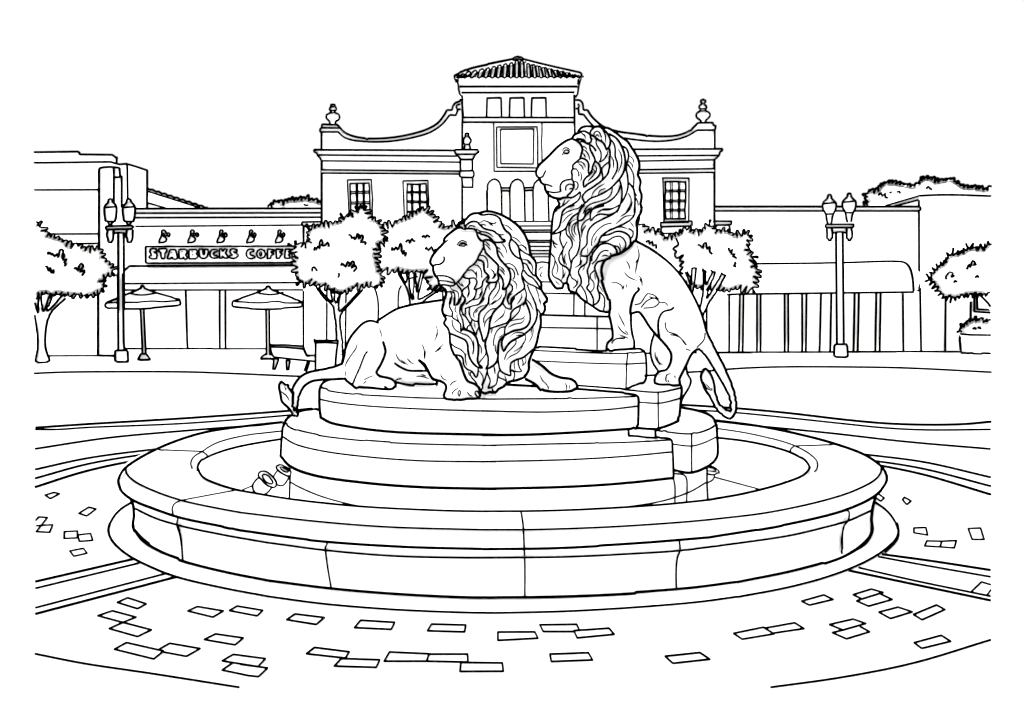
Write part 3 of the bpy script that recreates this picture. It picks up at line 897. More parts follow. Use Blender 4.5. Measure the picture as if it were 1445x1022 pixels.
m2.ink(L4, """
2.6|450,210 510,235 550,280 560,315 545,380 535,420
2.4|535,425 490,465 455,500 455,540 440,565 448,610 445,650
2.4|325,785 318,730 335,690 375,665 440,655;445,650 470,700 475,740 455,780 395,845
1.8|380,775 380,735 410,708 445,710 465,730;465,680 505,685 522,715 510,755 490,777
1.5|420,765 435,755 462,755
2.6|320,860 350,850 395,848
2.2|395,850 440,862 490,840 545,790
3.1|325,860 300,880 318,925 305,960 265,1018
1.5|375,880 360,920 330,960;420,885 380,930 320,972
3.1|455,205 480,168 515,150 545,100 590,78 640,75 690,85 730,78 790,88 850,98 920,140 990,195 1060,245 1100,305 1150,385 1183,465 1185,530 1170,600 1200,680 1190,760 1213,840 1200,930 1213,970 1197,1022
2.5|520,150 570,125 620,140 655,175 662,235 640,255 590,235 550,200 510,210 495,232
1.5|550,140 585,165 605,202
2|510,237 545,210 580,210 600,235
2.5|690,90 655,125 650,165 690,180 730,215 790,250 815,290 830,330 860,290 870,230 850,170 800,110 770,90
1.8|690,175 700,140 730,125 760,150 775,195
1.5|710,180 730,165 750,187;780,100 815,160 820,250;775,205 785,240
2.3|525,250 580,235 620,255 690,295 720,345 700,305
2.4|650,285 660,330 690,390 710,445 685,500 670,560 640,600 632,560 640,490 620,450 580,425 535,420
1.5|560,285 595,295 618,325;565,320 610,345 640,390 650,445;560,365 590,385 603,415
2|720,225 720,270 760,330 775,380 770,430 755,468
1.6|755,468 800,440 840,365;845,340 830,400 790,447;700,195 720,225
1.5|500,470 540,460 580,480 602,527;515,475 560,510 580,555;540,570 562,620 545,682
1.8|455,540 495,540 525,575 530,622
2.4|710,450 755,495 770,550 745,620 690,670 620,715 585,745 580,690 600,645 645,605 680,570
1.5|700,495 722,530 715,575 690,600;685,540 705,570 680,620 625,677
2.6|850,305 870,360 860,440 865,520 840,600 790,660 690,740 600,800 570,850 600,915 650,870 740,835 840,780 920,710 980,640 1020,560 1035,470 1025,380 990,280 930,200 850,155
2.2|865,455 800,510 780,550 790,610 785,657
2.2|870,215 910,260 925,320 925,400 950,480 940,560 888,657
1.5|875,390 905,440 905,532;955,310 990,380 995,470 960,582;1080,390 1120,430 1135,482;1075,455 1110,490 1122,532
2.4|1000,290 1040,310 1070,370 1065,440 1045,530 1060,620 1065,720 1050,800 1010,890 980,925
2|1065,490 1110,560 1130,640 1125,742
2.4|1070,690 1120,750 1140,830 1140,920 1135,1022
1.5|1135,790 1170,847;1150,850 1175,910 1180,957;1120,900 1090,992
1.7n|1070,810 1100,870 1095,930 1045,1022
2.4|970,655 990,720 1000,800 990,900 960,990 940,1022
2.2|985,715 960,790 910,860 840,910 740,945 690,975 650,1022
1.8|895,750 880,820 830,870 750,900 660,930 610,970 580,1022
1.5|820,700 740,745 680,810 660,862;825,750 760,780 735,827
2.2|545,790 545,840 520,890 470,930 400,965 350,1022;600,915 560,960 535,1022
1.5|565,920 530,970 440,1000 385,1018;670,965 620,1002
1.8|985,930 900,975 800,985 740,1018""", None, skin2)
m2.ink(L5, """
3.1|265,0 225,30 205,80 195,150 187,250 185,320 175,430 167,540 165,640 185,685 235,745 275,738 282,705 320,692 338,715 345,762 410,785 445,825 490,860 560,905 620,945 655,950 705,975
3.1|980,0 983,50 960,95 938,150 945,220 935,310 905,360 870,395 800,438 720,463 660,488 635,525 622,590 640,680 665,760 695,840 702,930 710,975
2|290,0 250,30
2.4|390,0 310,30 280,70 270,130 250,200 195,258 250,245 310,210 340,150 380,100 425,70
2.4|480,0 440,40 420,140 460,130 490,90 550,35 600,15 655,0
1.5|430,20 370,45 310,70 275,100;375,70 320,110 280,162;460,80 490,30 520,0;475,90 500,45 545,20
2.4|790,0 775,40 730,80 640,125 560,170 515,220 500,280 495,350 455,400 440,450
2.1|545,38 530,90 535,140 570,100 620,80 700,85 762,58
1.5|585,70 620,45 700,40 780,5
1.9|530,115 480,150 450,200 455,252
1.5|495,175 460,230 452,292
1.7n|720,160 650,180 580,240 545,300 540,362
1.3|590,270 560,342
2.4|925,0 928,60 900,115 850,155 760,200 680,235 620,290 600,340 560,380 525,430 500,455 440,455
1.5|905,90 840,100 790,140 755,172;905,0 870,50 800,102;890,0 850,60;885,145 920,197;740,205 810,195 862,212
2|870,210 910,235 905,280 885,297
2.4|620,275 700,260 760,235 820,240 870,270 888,310 885,372
1.9|605,330 680,320 740,285 800,280 840,320 845,370 820,402
1.4|830,290 850,342
2.5|535,500 545,440 580,390 620,350 680,340 740,365 765,400 772,442
2|740,360 780,370 800,410 800,432
1.3|790,335 805,382
1.9|540,530 580,490 610,435 650,405 692,405
1.5|630,460 660,445 697,460;705,420 725,452
1.5|410,125 360,150 340,200 350,260 400,332;420,140 375,180 365,240 395,292;410,150 390,190 390,240 410,272
2.4|420,140 420,200 435,270 435,350 415,430 370,490 355,560 345,602
2.1|315,210 320,260 360,310 370,360 340,420 345,470 360,522
2.3|270,245 260,300 275,350 290,390 265,440 250,490 270,530 320,560 345,600 325,650 320,694
1.9|325,325 295,380 280,430 285,480 300,532
1.5|315,425 298,480 322,542;195,310 215,345 242,355;195,320 210,370 232,387
2|180,430 215,480 210,540 190,600 205,640 250,665 282,705
1.5|215,490 240,550 235,600 220,627;280,545 285,620 270,672;305,595 290,652;215,675 252,715
1.7n|345,600 365,650 405,680 410,705 380,742
1.3|420,660 415,710 395,737
1.5|435,455 440,500 430,535 390,562;455,490 440,542
2.3|500,460 490,520 440,560 425,600 445,650 450,700 410,750 405,787
1.3|480,545 460,592
2.3|530,450 520,530 500,590 510,650 515,710 500,740 530,780 560,840 560,892
1.2|510,370 500,432
2.3|650,490 590,510 565,560 580,620 600,680 590,750 610,810 600,870 560,897
1.7n|560,590 530,620 530,660 555,690 560,740 540,777
1.3|565,610 575,672;600,710 642,782
1.9|610,780 650,830 655,900 650,942;450,720 490,790 505,862""", None, skin2)
m2.build("mane", "bronze", lion2, True)
# ================================================================== the main building
YM = 36.5
mainb = thing("town_hall", "main building with curved gables, corner urns and a hipped tile roof tower", "building", (U(732, 0, YM)[0], YM, 0))
w = MB()
gl = catmull(pts(R5, "218,445 250,480 300,502 370,513 430,514 510,508 600,492 690,465 750,430 785,385 797,362"), step=6)
gl2 = pts(R5, "825,362 830,340 845,322 865,315 872,303 900,303")
gr = pts(R7, "30,100 85,102 102,120 108,165 135,165")
gr2 = catmull(pts(R7, "135,165 160,205 200,245 240,275 320,303 450,322 560,335 650,338 720,332 790,308 830,278 858,250"), step=6)
outl = pts(R5, "128,1640 128,480 122,478 122,458 130,440 215,440") + [tuple(q) for q in gl] + gl2 + gr + [tuple(q) for q in gr2[1:]] + \
    pts(R7, "958,250 958,262 975,270 970,297 967,420 965,490 965,1760")
base_y = HZ + EYE / YM * FPX
outl = [(x, min(y, base_y)) for x, y in outl]
w.slab(outl, YM, 6.0)
w.ink(R5, """
2|122,480 120,465 130,455 131,440 175,440 216,440
1.8-|130,457 220,458;120,479 218,479
2.2|216,443 250,480 300,502 370,513 430,514 510,508 600,492 690,465 750,430 785,385 797,362
1.9|218,479 245,505 290,522 360,530 440,532 520,526 620,508 710,480 770,440 800,405 812,388
2-|797,362 825,362;812,388 845,390 855,362
2|825,362 830,340 845,322 865,315 872,303
1.8|868,330 850,338 850,356 872,358
2-|128,482 128,572
2.2-|129,632 129,985""")
w.ink(R7, """
2|45,100 85,102 102,120 108,165
2-|108,165 135,165;75,158 78,192 110,195
2.2|135,165 160,205 200,245 240,275 320,303 450,322 560,335 650,338 720,332 790,308 830,278 858,250
2|110,195 140,235 180,278
1.9|365,348 450,360 560,370 650,368 730,355 790,335 830,312 855,297
2-|858,250 958,248 958,262 975,270 970,297 855,297;968,297 968,418
1.8|58,158 75,152 80,135 70,126
2.2-|966,488 965,900""")
w.ink(R5, "2-|880,285 878,985")
w.ink(R4, "1.8-|660,505 658,815;770,540 765,900\n1.9|915,485 940,530 955,600 955,720")
w.ink(TB, "1.8|300,780 275,830 268,920 268,1010\n1.8-|668,800 670,925;370,722 470,700")
w.ink(L7, "2-|672,508 700,508")
w.ink(L6, "2-|355,628 395,628;600,622 950,622")
w.ink(TR, "2-|547,670 547,870;604,0 604,100")
w.ink(SRC, "2-|478,501 905,499.3")
wallo = w.build("wall", "plaster", mainb)
def cornice(poly, fr, ink, Y, t, name="cornice", par=None):
    m = MB().slab(pts(fr, poly), Y, t); m.ink(fr, ink)
    return m.build(name, "plaster", par or mainb)
cornice("88,573 850,577 865,640 130,634 118,615 105,598 90,588", R5, """
2.2-|88,574 845,577
2|88,573 90,586 103,592 108,605 118,615 129,633
1.8-|105,602 850,608;129,633 865,640""", YM - .35, .34)
cornice("128,678 866,684 866,706 128,701", R5, "1.8-|130,681 866,688\n1.8-|130,699 866,704", YM - .10, .09, "string_course")
cornice("58,422 1020,420 1015,435 1003,440 998,460 985,475 968,491 58,507", R7, """
2.2-|60,424 1020,420
2|1020,420 1015,435 1003,440 998,460 985,475 968,490
1.8-|60,468 996,462;60,507 968,492""", YM - .35, .34)
cornice("58,562 966,550 966,576 58,587", R7, "1.8-|60,562 966,550\n1.8-|60,585 966,575", YM - .10, .09, "string_course")

def finial(fr, cx, prof, ink, Y):
    m = MB()
    c = fr(cx, 0)[0]
    m.turned(c, [(r / fr.k, fr(0, y)[1]) for r, y in prof], Y, 24)
    m.ink(fr, ink)
    m.build("finial", "stone", mainb)
finial(R5, 188, [(16, 440), (15, 420), (28, 408), (32, 397), (22, 384), (11, 378), (11, 365), (16, 358), (14, 350), (8, 345), (9, 337), (2, 332)], """
2|172,438 172,420 158,405 156,392 165,383 178,378 178,365 172,357 176,348 180,342 179,335 188,332 197,335 196,343 203,350 204,358 198,365 199,378 216,386 221,400 215,412 202,420 202,438
1.5n|178,378 199,378;174,362 202,362;180,345 196,345""", YM + .3)
finial(R7, 892, [(18, 250), (17, 228), (38, 214), (43, 200), (30, 182), (15, 172), (16, 157), (22, 146), (18, 135), (8, 125), (15, 112), (10, 99), (2, 95)], """
2|878,250 878,230 857,214 850,198 862,182 876,172 876,157 868,145 876,133 888,125 878,112 880,101 892,97 904,101 907,112 897,125 910,137 913,148 906,158 908,172 928,184 935,198 926,214 910,228 910,248
1.5n|872,156 910,156;876,173 908,173""", YM + .3)

def window(outer, inner, fr, ink_o, ink_i, sill=None):
    f = MB().slab(pts(fr, outer), YM - .08, .075); f.ink(fr, ink_o)
    fo = f.build("window", "plaster", mainb)
    p = MB().slab(pts(fr, inner), YM - .095, .012); p.ink(fr, ink_i)
    p.build("pane", "glass", fo)
    if sill:
        s_ = MB().slab(pts(fr, sill[0]), YM - .25, .24); s_.ink(fr, sill[1]); s_.build("sill", "plaster", fo)
window("265,735 395,733 402,985 278,985", "280,755 382,752 390,985 287,985", R5,
       "1.6-|278,985 265,735 395,733 402,985", "1.6-|287,985 280,755 382,752 390,985\n1.3-|312,755 316,985;320,755 323,985;349,753 352,985;356,753 359,985;282,797 384,794;282,808 384,805;284,853 386,850;284,864 386,861;286,915 388,912")
window("562,740 697,738 698,985 572,985", "583,757 686,755 691,985 585,985", R5,
       "1.6-|572,985 562,740 697,738 698,985", "1.6-|585,985 583,757 686,755 691,985\n1.3-|606,757 610,985;614,757 618,985;648,755 651,985;655,755 658,985;585,797 688,796;585,805 688,804;585,846 688,848;585,855 688,857;585,902 640,900;585,908 640,906")
window("628,611 800,612 798,895 635,900", "645,635 778,633 776,877 648,878", R7,
       "1.7p|628,611 800,612 798,895 635,900", "1.8p|645,635 778,633 776,877 648,878\n1.3-|677,636 677,876;690,636 690,876;730,635 730,876;740,635 740,876;648,690 776,688;648,702 776,700;648,756 776,754;648,768 776,766;648,816 776,814;648,828 776,826",
       ("615,903 800,898 820,893 822,920 800,928 780,980 615,980", "2-|800,893 820,893 820,920 805,926 613,931 615,903 800,900\n2-|618,931 615,975 770,972"))
# the tower
YT = YM - .5
tw = MB().slab([R6(122, 268), R6(722, 268), R6(724, base_y), (R6(724, 0)[0], base_y), (R6(122, 0)[0], base_y)][:2] + [(R6(724, 0)[0], base_y), (R6(122, 0)[0], base_y)], YT, 5.5)
tw.ink(R6, """
2.2-|122,285 122,960;720,268 724,520 724,1660
1.9-|124,401 722,402;124,427 722,428""")
tw.ink(SRC, "2-|687.6,270 687.6,300")
tower = tw.build("tower", "plaster", mainb)
def tpart(name, poly, ink, dy, t, fr=R6, mat="plaster", par=None):
    m = MB().slab(pts(fr, poly), YT - dy, t); m.ink(fr, ink)
    return m.build(name, mat, par or mainb)
tpart("eave", "95,182 742,182 735,270 112,270 103,240", "2-|108,237 738,237;118,270 722,268\n2|84,180 88,195 97,215 103,250 110,275 120,285;95,185 100,210\n2|757,172 757,185 745,232 738,272 727,290\n1.8|743,185 740,225", .35, 5.8)
for c in (254, 376, 493):
    tpart("tower_window", f"{c},298 {c+76},297 {c+78},399 {c-2},399", f"2-|{c-2},397 {c+1},298 {c+76},297 {c+78},397", .02, .019, mat="glass")
pn = tpart("wall_panel", "290,430 548,430 548,692 292,692", "1.6-|290,430 292,690 548,690 548,430", .04, .039)
tpart("panel_frame", "305,452 525,452 525,672 307,668", "1.6p|305,452 525,451 525,671 307,668\n1.6p|326,465 504,463 501,650 328,648", .10, .059, par=pn)
for k, (a, b, top) in enumerate(((254, 333, 730), (377, 456, 731), (501, 583, 731))):
    m = (a + b) / 2
    tpart("arched_window", f"{a},957 {a},785 {a+10},750 {m},{top} {b-12},750 {b-2},785 {b},957",
          f"2|{a+1},957 {a},860 {a},785 {a+9},750 {m},{top} {b-13},746 {b-3},785 {b-1},860 {b+2},957", .03, .029, mat="glass")
tpart("impost", "331,775 377,775 377,796 331,796", "1.9-|331,777 377,777;331,794 377,794", .06, .058)
tpart("impost", "452,773 503,773 503,794 452,794", "1.9-|452,777 503,774;454,793 503,790", .06, .058)
bal = MB().slab(pts(SRC, "684,312 812,312 812,364 684,364"), YT - .6, .59)
bal.ink(SRC, "1.6-|684,312.8 812,312.4;684,319.5 812,318.8;684,325.3 812,324.6;684,328.3 812,328;684,339 812,339.3;684,341.8 812,342.4;684,347.6 812,348.3;684,353.8 812,353.9;684,358.8 812,358.2;684,363 812,362.8;811,312 811,363")
bal.build("balcony_front", "plaster", mainb)
pl = MB()
pl.slab(pts(R5, "840,572 962,572 965,582 960,592 950,600 938,622 935,625 935,685 942,692 942,712 935,722 935,776 882,776 878,720 865,714 865,690 870,685 868,625 858,610 845,595 838,582"), YT - .6, .6)
pl.ink(R5, """
2p|840,573 962,573 965,582 960,592 950,598 938,622 930,626 872,626 860,612 845,596 838,584
1.8-|845,598 955,598
2-|868,626 870,687;935,626 933,687
2p|866,688 936,685 942,695 942,712 935,722 875,721 865,714
2-|876,722 882,774 935,775 936,722""")
pl.build("bracket_pilaster", "plaster", mainb)
finial(R6, 148, [(18, 570), (15, 560), (10, 545), (19, 530), (18, 515), (8, 503), (8, 492), (2, 486)], """
2|131,568 138,545 130,532 132,515 141,503 140,490 148,486 157,490 156,503 164,515 168,528 160,540 165,568
1.5n|136,545 162,543;140,503 157,503""", YT - .3)
# hipped tile roof
rf = MB()
e0, e1, ap_ = U(RF(85, 0)[0], 0, YT - .6), U(RF(1375, 0)[0], 0, YT - .6), U(RF(730, 0)[0], 0, YT)
zE, zB, zT = U(0, RF(0, 262)[1], YT - .6)[2], U(0, RF(0, 288)[1], YT - .6)[2], U(0, RF(0, 98)[1], YT + 2.4)[2]
V = [(e0[0], YT - .6, zB), (e1[0], YT - .6, zB), (e1[0], YT + 5.4, zB), (e0[0], YT + 5.4, zB),
     (e0[0], YT - .6, zE), (e1[0], YT - .6, zE), (e1[0], YT + 5.4, zE), (e0[0], YT + 5.4, zE), (ap_[0], YT + 2.4, zT)]
rf.add(V, [(0, 1, 5, 4), (1, 2, 6, 5), (2, 3, 7, 6), (3, 0, 4, 7), (4, 5, 8), (5, 6, 8), (6, 7, 8), (7, 4, 8), (3, 2, 1, 0)])
rf.ink(RF, "2.2|82,268 160,232 250,195 450,150 685,104;778,104 1000,160 1375,245\n2|80,265 85,290 105,330;1378,245 1376,270 1360,285\n1.6|95,270 130,268 165,250;118,282 150,290 170,290;1310,258 1345,275 1365,285", YT)
for cx, ty in ((170, 250), (230, 230), (295, 220), (365, 205), (425, 195), (487, 180), (543, 165), (603, 152), (662, 142), (717, 118), (768, 120), (832, 150), (888, 160), (948, 178), (1007, 190), (1070, 205), (1130, 218), (1187, 230), (1250, 245), (1308, 258)):
    l = (735 - cx) * .085
    b = 284
    hh = min(15, (b - ty) * .4)
    rf.ink(RF, f"1.7n|{cx-16-l},{b} {cx-16-l*.4},{ty+hh+4} {cx-8},{ty+3} {cx},{ty} {cx+9},{ty+3} {cx+15},{ty+hh+4} {cx+16-l},{b}\n"
               f"1.7n|{cx-17-l},{b-3} {cx-l},{b+9} {cx+17-l},{b-3} {cx+30-l},{b-8} {cx+43-l},{b-3}\n"
               f"1.5n|{cx+15},{ty+hh+4} {cx+28},{ty+hh+2} {cx+42},{ty+hh-4};{cx+24},{ty+hh+6} {cx+26-l},{b-6}", YT)
rf.build("roof", "plaster", mainb)
cp = MB().turned(RF(730, 0)[0], [(46 / 7.225, RF(0, 108)[1]), (46 / 7.225, RF(0, 96)[1]), (1, RF(0, 74)[1])], YT + 2.2, 24)
cp.ink(RF, "2|685,106 682,94 728,73 776,92 776,104\n1.8|685,106 730,100 776,106", YT + 2)
cp.build("roof_cap", "plaster", mainb)

# ================================================================== the coffee shop
YC = 40.45
shop = thing("coffee_shop", "low coffee shop with a signboard, five small lamps and a long awning", "building", (U(300, 0, YC)[0], YC, 0))
m = MB().slab(pts(SRC, "150,320 430,318 430,493 150,493"), YC, 8)
m.ink(R3, """
2-|425,722 437,1150;672,722 672,1150;714,722 714,1150
2-|1282,255 1282,1140""")
m.ink(R2, "2-|630,897 1208,897")
m.ink(R4, "2-|0,872 325,872")
m.ink(R4, "2-|545,905 600,905")
m.build("wall", "plaster", shop)
m = MB().slab(pts(SRC, "150,294 456,294 456,319 150,320"), YC - .2, 8.2)
m.ink(R3, "2.2-|-45,128 1425,125\n1.9-|-45,161 1425,158;-45,194 1425,190;-45,258 1275,247")
m.build("parapet", "plaster", shop)
m = MB().slab(pts(R3, "1270,225 1420,222 1420,700 1283,700 1283,255 1272,248"), YC - .4, .19)
m.ink(R3, "2-|1415,222 1275,225 1270,232 1272,248 1290,256 1415,250;1284,256 1283,420")
m.build("pilaster", "plaster", shop)
m = MB()
aw_t, aw_m, aw_b = [U(0, y, YC)[2] for y in (376.5, 399.5, 409.8)]
x0a, x0b, x1 = U(182, 0, YC)[0], U(172, 0, YC - .9)[0], U(430, 0, YC - .5)[0]
prof = [(YC - .005, aw_t), (YC - 1.0, U(0, 400, YC - 1.0)[2]), (YC - 1.0, U(0, 409.8, YC - 1.0)[2]), (YC - .005, U(0, 409.8, YC - 1.0)[2])]
V = [(U(184, 0, YC)[0] if i == 0 else U(172, 0, YC)[0], a, b) for i, (a, b) in enumerate(prof)] + [(x1, a, b) for a, b in prof]
m.add(V, [(0, 1, 5, 4), (1, 2, 6, 5), (2, 3, 7, 6), (0, 4, 7, 3), (3, 2, 1, 0), (4, 5, 6, 7)])
m.ink(R3, "2.2-|-48,605 15,550 1270,543\n2-|-48,673 1280,665;-48,720 1282,719", YC - 1)
m.build("awning", "cloth", shop)
m = MB().slab(pts(R1, "640,850 700,850 700,1350 662,1350"), YC - .3, .28)
m.ink(R1, "1.8-|645,850 656,885 664,1110 668,1130;655,868 705,860;655,885 705,880\n1.8-|664,1232 670,1272 710,1272;664,1253 710,1253")
m.build("downpipe", "metal", shop)

sg = thing("shop_sign", "long signboard with rounded outline lettering above the left shop's awning", "sign", (U(318, 0, YC)[0], YC - .1, U(0, 372, YC)[2]))
m = MB().slab(pts(R3, "131,405 137,402 1312,399 1312,520 138,525 131,515"), YC - .12, .118)
m.ink(R3, "2-|1312,400 137,402 132,408 133,515 139,525 1312,520")
m.build("panel", "plaster", sg)
m = MB()
S_OUT = [
 (S1, "265,170 240,140 195,130 150,145 133,175 150,210 175,240 140,255 128,285 150,300 200,310 250,290 268,250 250,215 205,190 245,187"),
 (S1, "285,145 300,135 410,132 430,148 430,185 400,200 394,285 385,303 340,303 330,285 327,200 285,180"),
 (S1, "440,290 480,165 495,150 570,150 585,170 612,300 560,315 535,305 525,280 500,285 480,310 445,305"),
 (S1, "632,165 650,145 740,145 775,175 765,215 745,235 777,280 770,305 735,310 705,275 690,303 640,305"),
 (S1, "803,165 820,148 910,148 945,170 945,205 930,220 955,245 945,285 915,305 815,305 803,290"),
 (S1, "975,150 985,140 1035,142 1042,160 1042,220 1055,238 1068,215 1068,155 1080,142 1125,145 1132,200 1115,270 1080,300 1030,300 990,270 975,200"),
 (S1, "1288,150 1240,140 1190,155 1160,200 1165,260 1200,292 1250,298 1295,275 1275,247 1240,250 1217,225 1230,192 1265,187 1285,185"),
 (S2, "-4,150 5,138 38,138 52,182 85,137 132,147 103,210 145,290 90,297 48,255 40,293 0,296"),
 (S2, "293,165 265,140 220,135 180,150 172,185 190,215 222,240 175,250 165,275 190,295 240,302 290,285 307,245 285,215 238,190 282,187"),
 (S2, "585,150 530,140 480,155 453,200 455,255 490,295 545,308 602,285 590,260 560,250 525,240 520,205 545,187 577,185"),
 (S2, "703,142 755,165 783,220 760,278 703,302 650,280 625,222 650,165"),
 (S2, "815,140 927,140 927,175 875,188 880,205 915,205 910,235 877,248 865,300 812,300"),
 (S2, "960,140 1067,140 1067,175 1018,188 1030,205 1060,212 1050,245 1022,255 1012,300 965,298"),
 (S2, "1105,145 1207,140 1207,165 1167,185 1190,205 1197,230 1165,238 1195,265 1190,298 1105,298"),
 (S2, "1225,145 1330,140 1330,170 1287,185 1310,205 1312,230 1285,238 1315,265 1310,298 1225,298")]
for (fr, t), ch in zip(S_OUT, "STARBUCKSCOFFEE"):
    m = MB().slab(pts(fr, t), YC - .16, .039)
    m.ink(fr, "1.75p|" + t)
    if ch == "A": m.ink(S1, "1.8-|508,200 514,206")
    if ch == "R": m.ink(S1, "1.8-|684,182 692,190")
    if ch == "B": m.ink(S1, "1.8-|857,182 865,182;861,237 869,237")
    if ch == "O": m.ink(S2, "1.5c|697,182 712,200 712,240 697,260 683,240 683,200")
    m.build("letter", "plaster", sg)

def sign_lamp(dx, label, k):
    t = thing("sign_lamp", label, "lamp", (U(S3(dx + 190, 0)[0], 0, YC)[0], YC - .2, U(0, S3(0, 110)[1], YC)[2]), "small lamps over the coffee shop sign")
    a = MB().puff(catmull(pts(S3, f"{dx+170},108 {dx+172},75 {dx+185},62 {dx+198},72 {dx+212},92 {dx+232},84 {dx+242},100 {dx+230},117 {dx+212},108 {dx+190},95"), True, 2), YC - .15, .08, 3, 2)
    a.ink(S3, f"1.9|{dx+172},108 {dx+172},75 {dx+185},61 {dx+197},70 {dx+206-k},88 {dx+218-k},94;{dx+182},88 {dx+196},98 {dx+212-k},112\n1.9c|{dx+220-k},88 {dx+234-k},86 {dx+240-k},100 {dx+232-k},115 {dx+221-k},110")
    a.build("arm", "metal", t)
    b = MB().puff(catmull(pts(S3, f"{dx+148},160 {dx+165},125 {dx+173},98 {dx+188},102 {dx+210},125 {dx+207},148 {dx+180},166 {dx+155},166"), True, 2), YC - .3, .12, 5, 2)
    b.ink(S3, f"2c|{dx+148},162 {dx+165},125 {dx+172},102 {dx+186},112 {dx+209},130 {dx+205},148 {dx+180},165 {dx+155},166")
    b.build("shade", "metal", t)
for dx, lab, k in ((0, "leftmost small lamp over the shop sign, above its letters S and T", 0), (245, "second small lamp over the shop sign, above its letters R and B", 2), (492, "middle small lamp over the shop sign, above its letters C and K", 8), (745, "fourth small lamp over the shop sign, above the gap and letter C", 12), (987, "rightmost small lamp over the shop sign, closest to the tree crown", 10)):
    sign_lamp(dx, lab, k)

# ================================================================== stepped building at the left edge
YL = 33.8
lb = thing("stepped_building", "flat-topped building with stepped blocks and a tall pier at the left edge", "building", (U(110, 0, YL)[0], YL, 0))
m = MB().block(pts(SRC, "40,268 150,268 150,503.5 40,503.5"), YL, 7)
m.ink(R1, "2-|50,435 552,433;90,782 552,779;290,857 552,854")
m.ink(R2, "2-|45,945 575,943;459,515 458,942")
m.build("wall", "plaster", lb)
m = MB().block(pts(R1, "48,222 650,215 697,230 720,235 778,230 780,570 48,570"), YL + 7.5, 5)
m.ink(R1, "2.2-|50,222 650,215 697,230 720,235 778,230")
m.build("upper_storey", "plaster", lb)
m = MB().block(pts(R1, "48,140 400,135 405,157 660,160 697,180 697,400 48,400"), YL + 13, 4)
m.ink(R1, "2.2-|50,140 400,135 406,157 660,160 697,180 697,230")
m.build("roof_block", "plaster", lb)
m = MB()
xa, xb = U(R1(778, 0)[0], 0, YL + 7.5)[0], U(R1(925, 0)[0], 0, YL + 12)[0]
za, zb = U(0, R1(0, 231)[1], YL + 7.5)[2], U(0, R1(0, 280)[1], YL + 12)[2]
m.add([(xa, YL + 7.5, 0), (xb, YL + 12, 0), (xb - 3, YL + 13, 0), (xa - 3, YL + 9, 0), (xa, YL + 7.5, za), (xb, YL + 12, zb), (xb - 3, YL + 13, zb), (xa - 3, YL + 9, za)],
      [(0, 1, 5, 4), (1, 2, 6, 5), (2, 3, 7, 6), (3, 0, 4, 7), (4, 5, 6, 7), (3, 2, 1, 0)])
m.ink(R1, "2.2-|778,231 925,281 925,578\n2-|780,232 784,510")
m.build("side_block", "plaster", lb)
m = MB().block(pts(R1, "555,1740 557,268 570,262 640,255 718,262 722,320 735,330 735,1740"), YL - .3, 1.2)
m.ink(R1, "2.2|557,270 570,262 640,255 718,262\n2.2-|718,262 722,322 735,330 735,575;556,270 556,905\n2-|672,262 672,562;672,336 733,334")
m.ink(R2, "2.2-|459,515 458,942;459,943 580,943")
m.build("pier", "plaster", lb)

# house with a tiled roof behind the coffee shop
th = thing("tiled_house", "house behind the coffee shop with a sloping scalloped tile roof", "building", (U(240, 0, 52)[0], 52, 0))
m = MB().block(pts(R1, "930,445 1350,577 1350,760 930,760"), 52.3, 5); m.ink(R1, "1.9-|930,552 1015,576")
m.build("wall", "plaster", th)
m = MB().block(pts(R1, "925,420 1408,577 1350,579 925,444"), 52, 6)
zz = ' '.join(f"{930+i*24},{420+i*7.85+(5 if i%2 else -4)}" for i in range(21))
m.ink(R1, f"2.2|{zz}\n1.9-|930,444 1350,577")
m.build("roof", "plaster", th)
m = MB().block(pts(R1, "800,513 920,538 1078,577 800,577"), 46, 2); m.ink(R1, "2-|800,513 920,540;925,532 1078,577")
m.build("lower_roof", "plaster", th)

# ================================================================== the shop on the right
YR = 37.0
rs = thing("arcade_shop", "low shop with a long curved awning over narrow shopfront bays", "building", (U(1150, 0, YR)[0], YR, 0))
by = HZ + EYE / YR * FPX
m = MB().slab([R9(-608, 240), R9(411, 240), R9(411, 625), (R9(420, 0)[0], by), (R9(-608, 0)[0], by)], YR, 8)
m.ink(R8, "2-|172,655 172,943;225,655 220,943;243,655 239,943;310,655 310,943;328,655 328,943;447,652 448,943;465,652 466,943;534,652 535,943;556,652 553,943;628,652 621,943;679,652 674,943;795,650 790,943;817,650 810,943\n2-|0,945 1000,943")
m.ink(R9, "2-|90,650 85,942;112,650 106,942;198,650 193,942;220,650 215,942;330,648 333,942;410,240 410,240.5\n2-|-20,943 425,942")
m.build("wall", "plaster", rs)
m = MB().slab(pts(R9, "-608,218 415,218 418,235 410,240 -608,240"), YR - .2, 8.2)
m.ink(R9, "2.2-|-608,218 415,218\n2-|-608,240 410,240\n2|415,218 419,232 410,240")
m.build("parapet", "plaster", rs)
m = MB().slab(pts(R9, "383,620 412,620 418,628 416,636 383,636"), YR - .1, .09); m.ink(R9, "1.8-|383,621 410,621 418,628;383,635 416,635"); m.build("ledge", "plaster", rs)
m = MB()
prof = [(YR - .003, U(0, 371, YR)[2]), (YR - .5, U(0, 375, YR - .5)[2]), (YR - 1.0, U(0, 388, YR - 1)[2]), (YR - 1.2, U(0, 413.5, YR - 1.2)[2]), (YR - .003, U(0, 413.5, YR - 1.2)[2])]
prof[0] = (YR - .003, max(prof[0][1], prof[1][1] + .02))
xr = [U(1274, 0, YR)[0], U(1280, 0, YR)[0], U(1286, 0, YR)[0], U(1289.5, 0, YR - 1)[0], U(1289.5, 0, YR)[0]]
xl = U(1029, 0, YR - 1)[0]
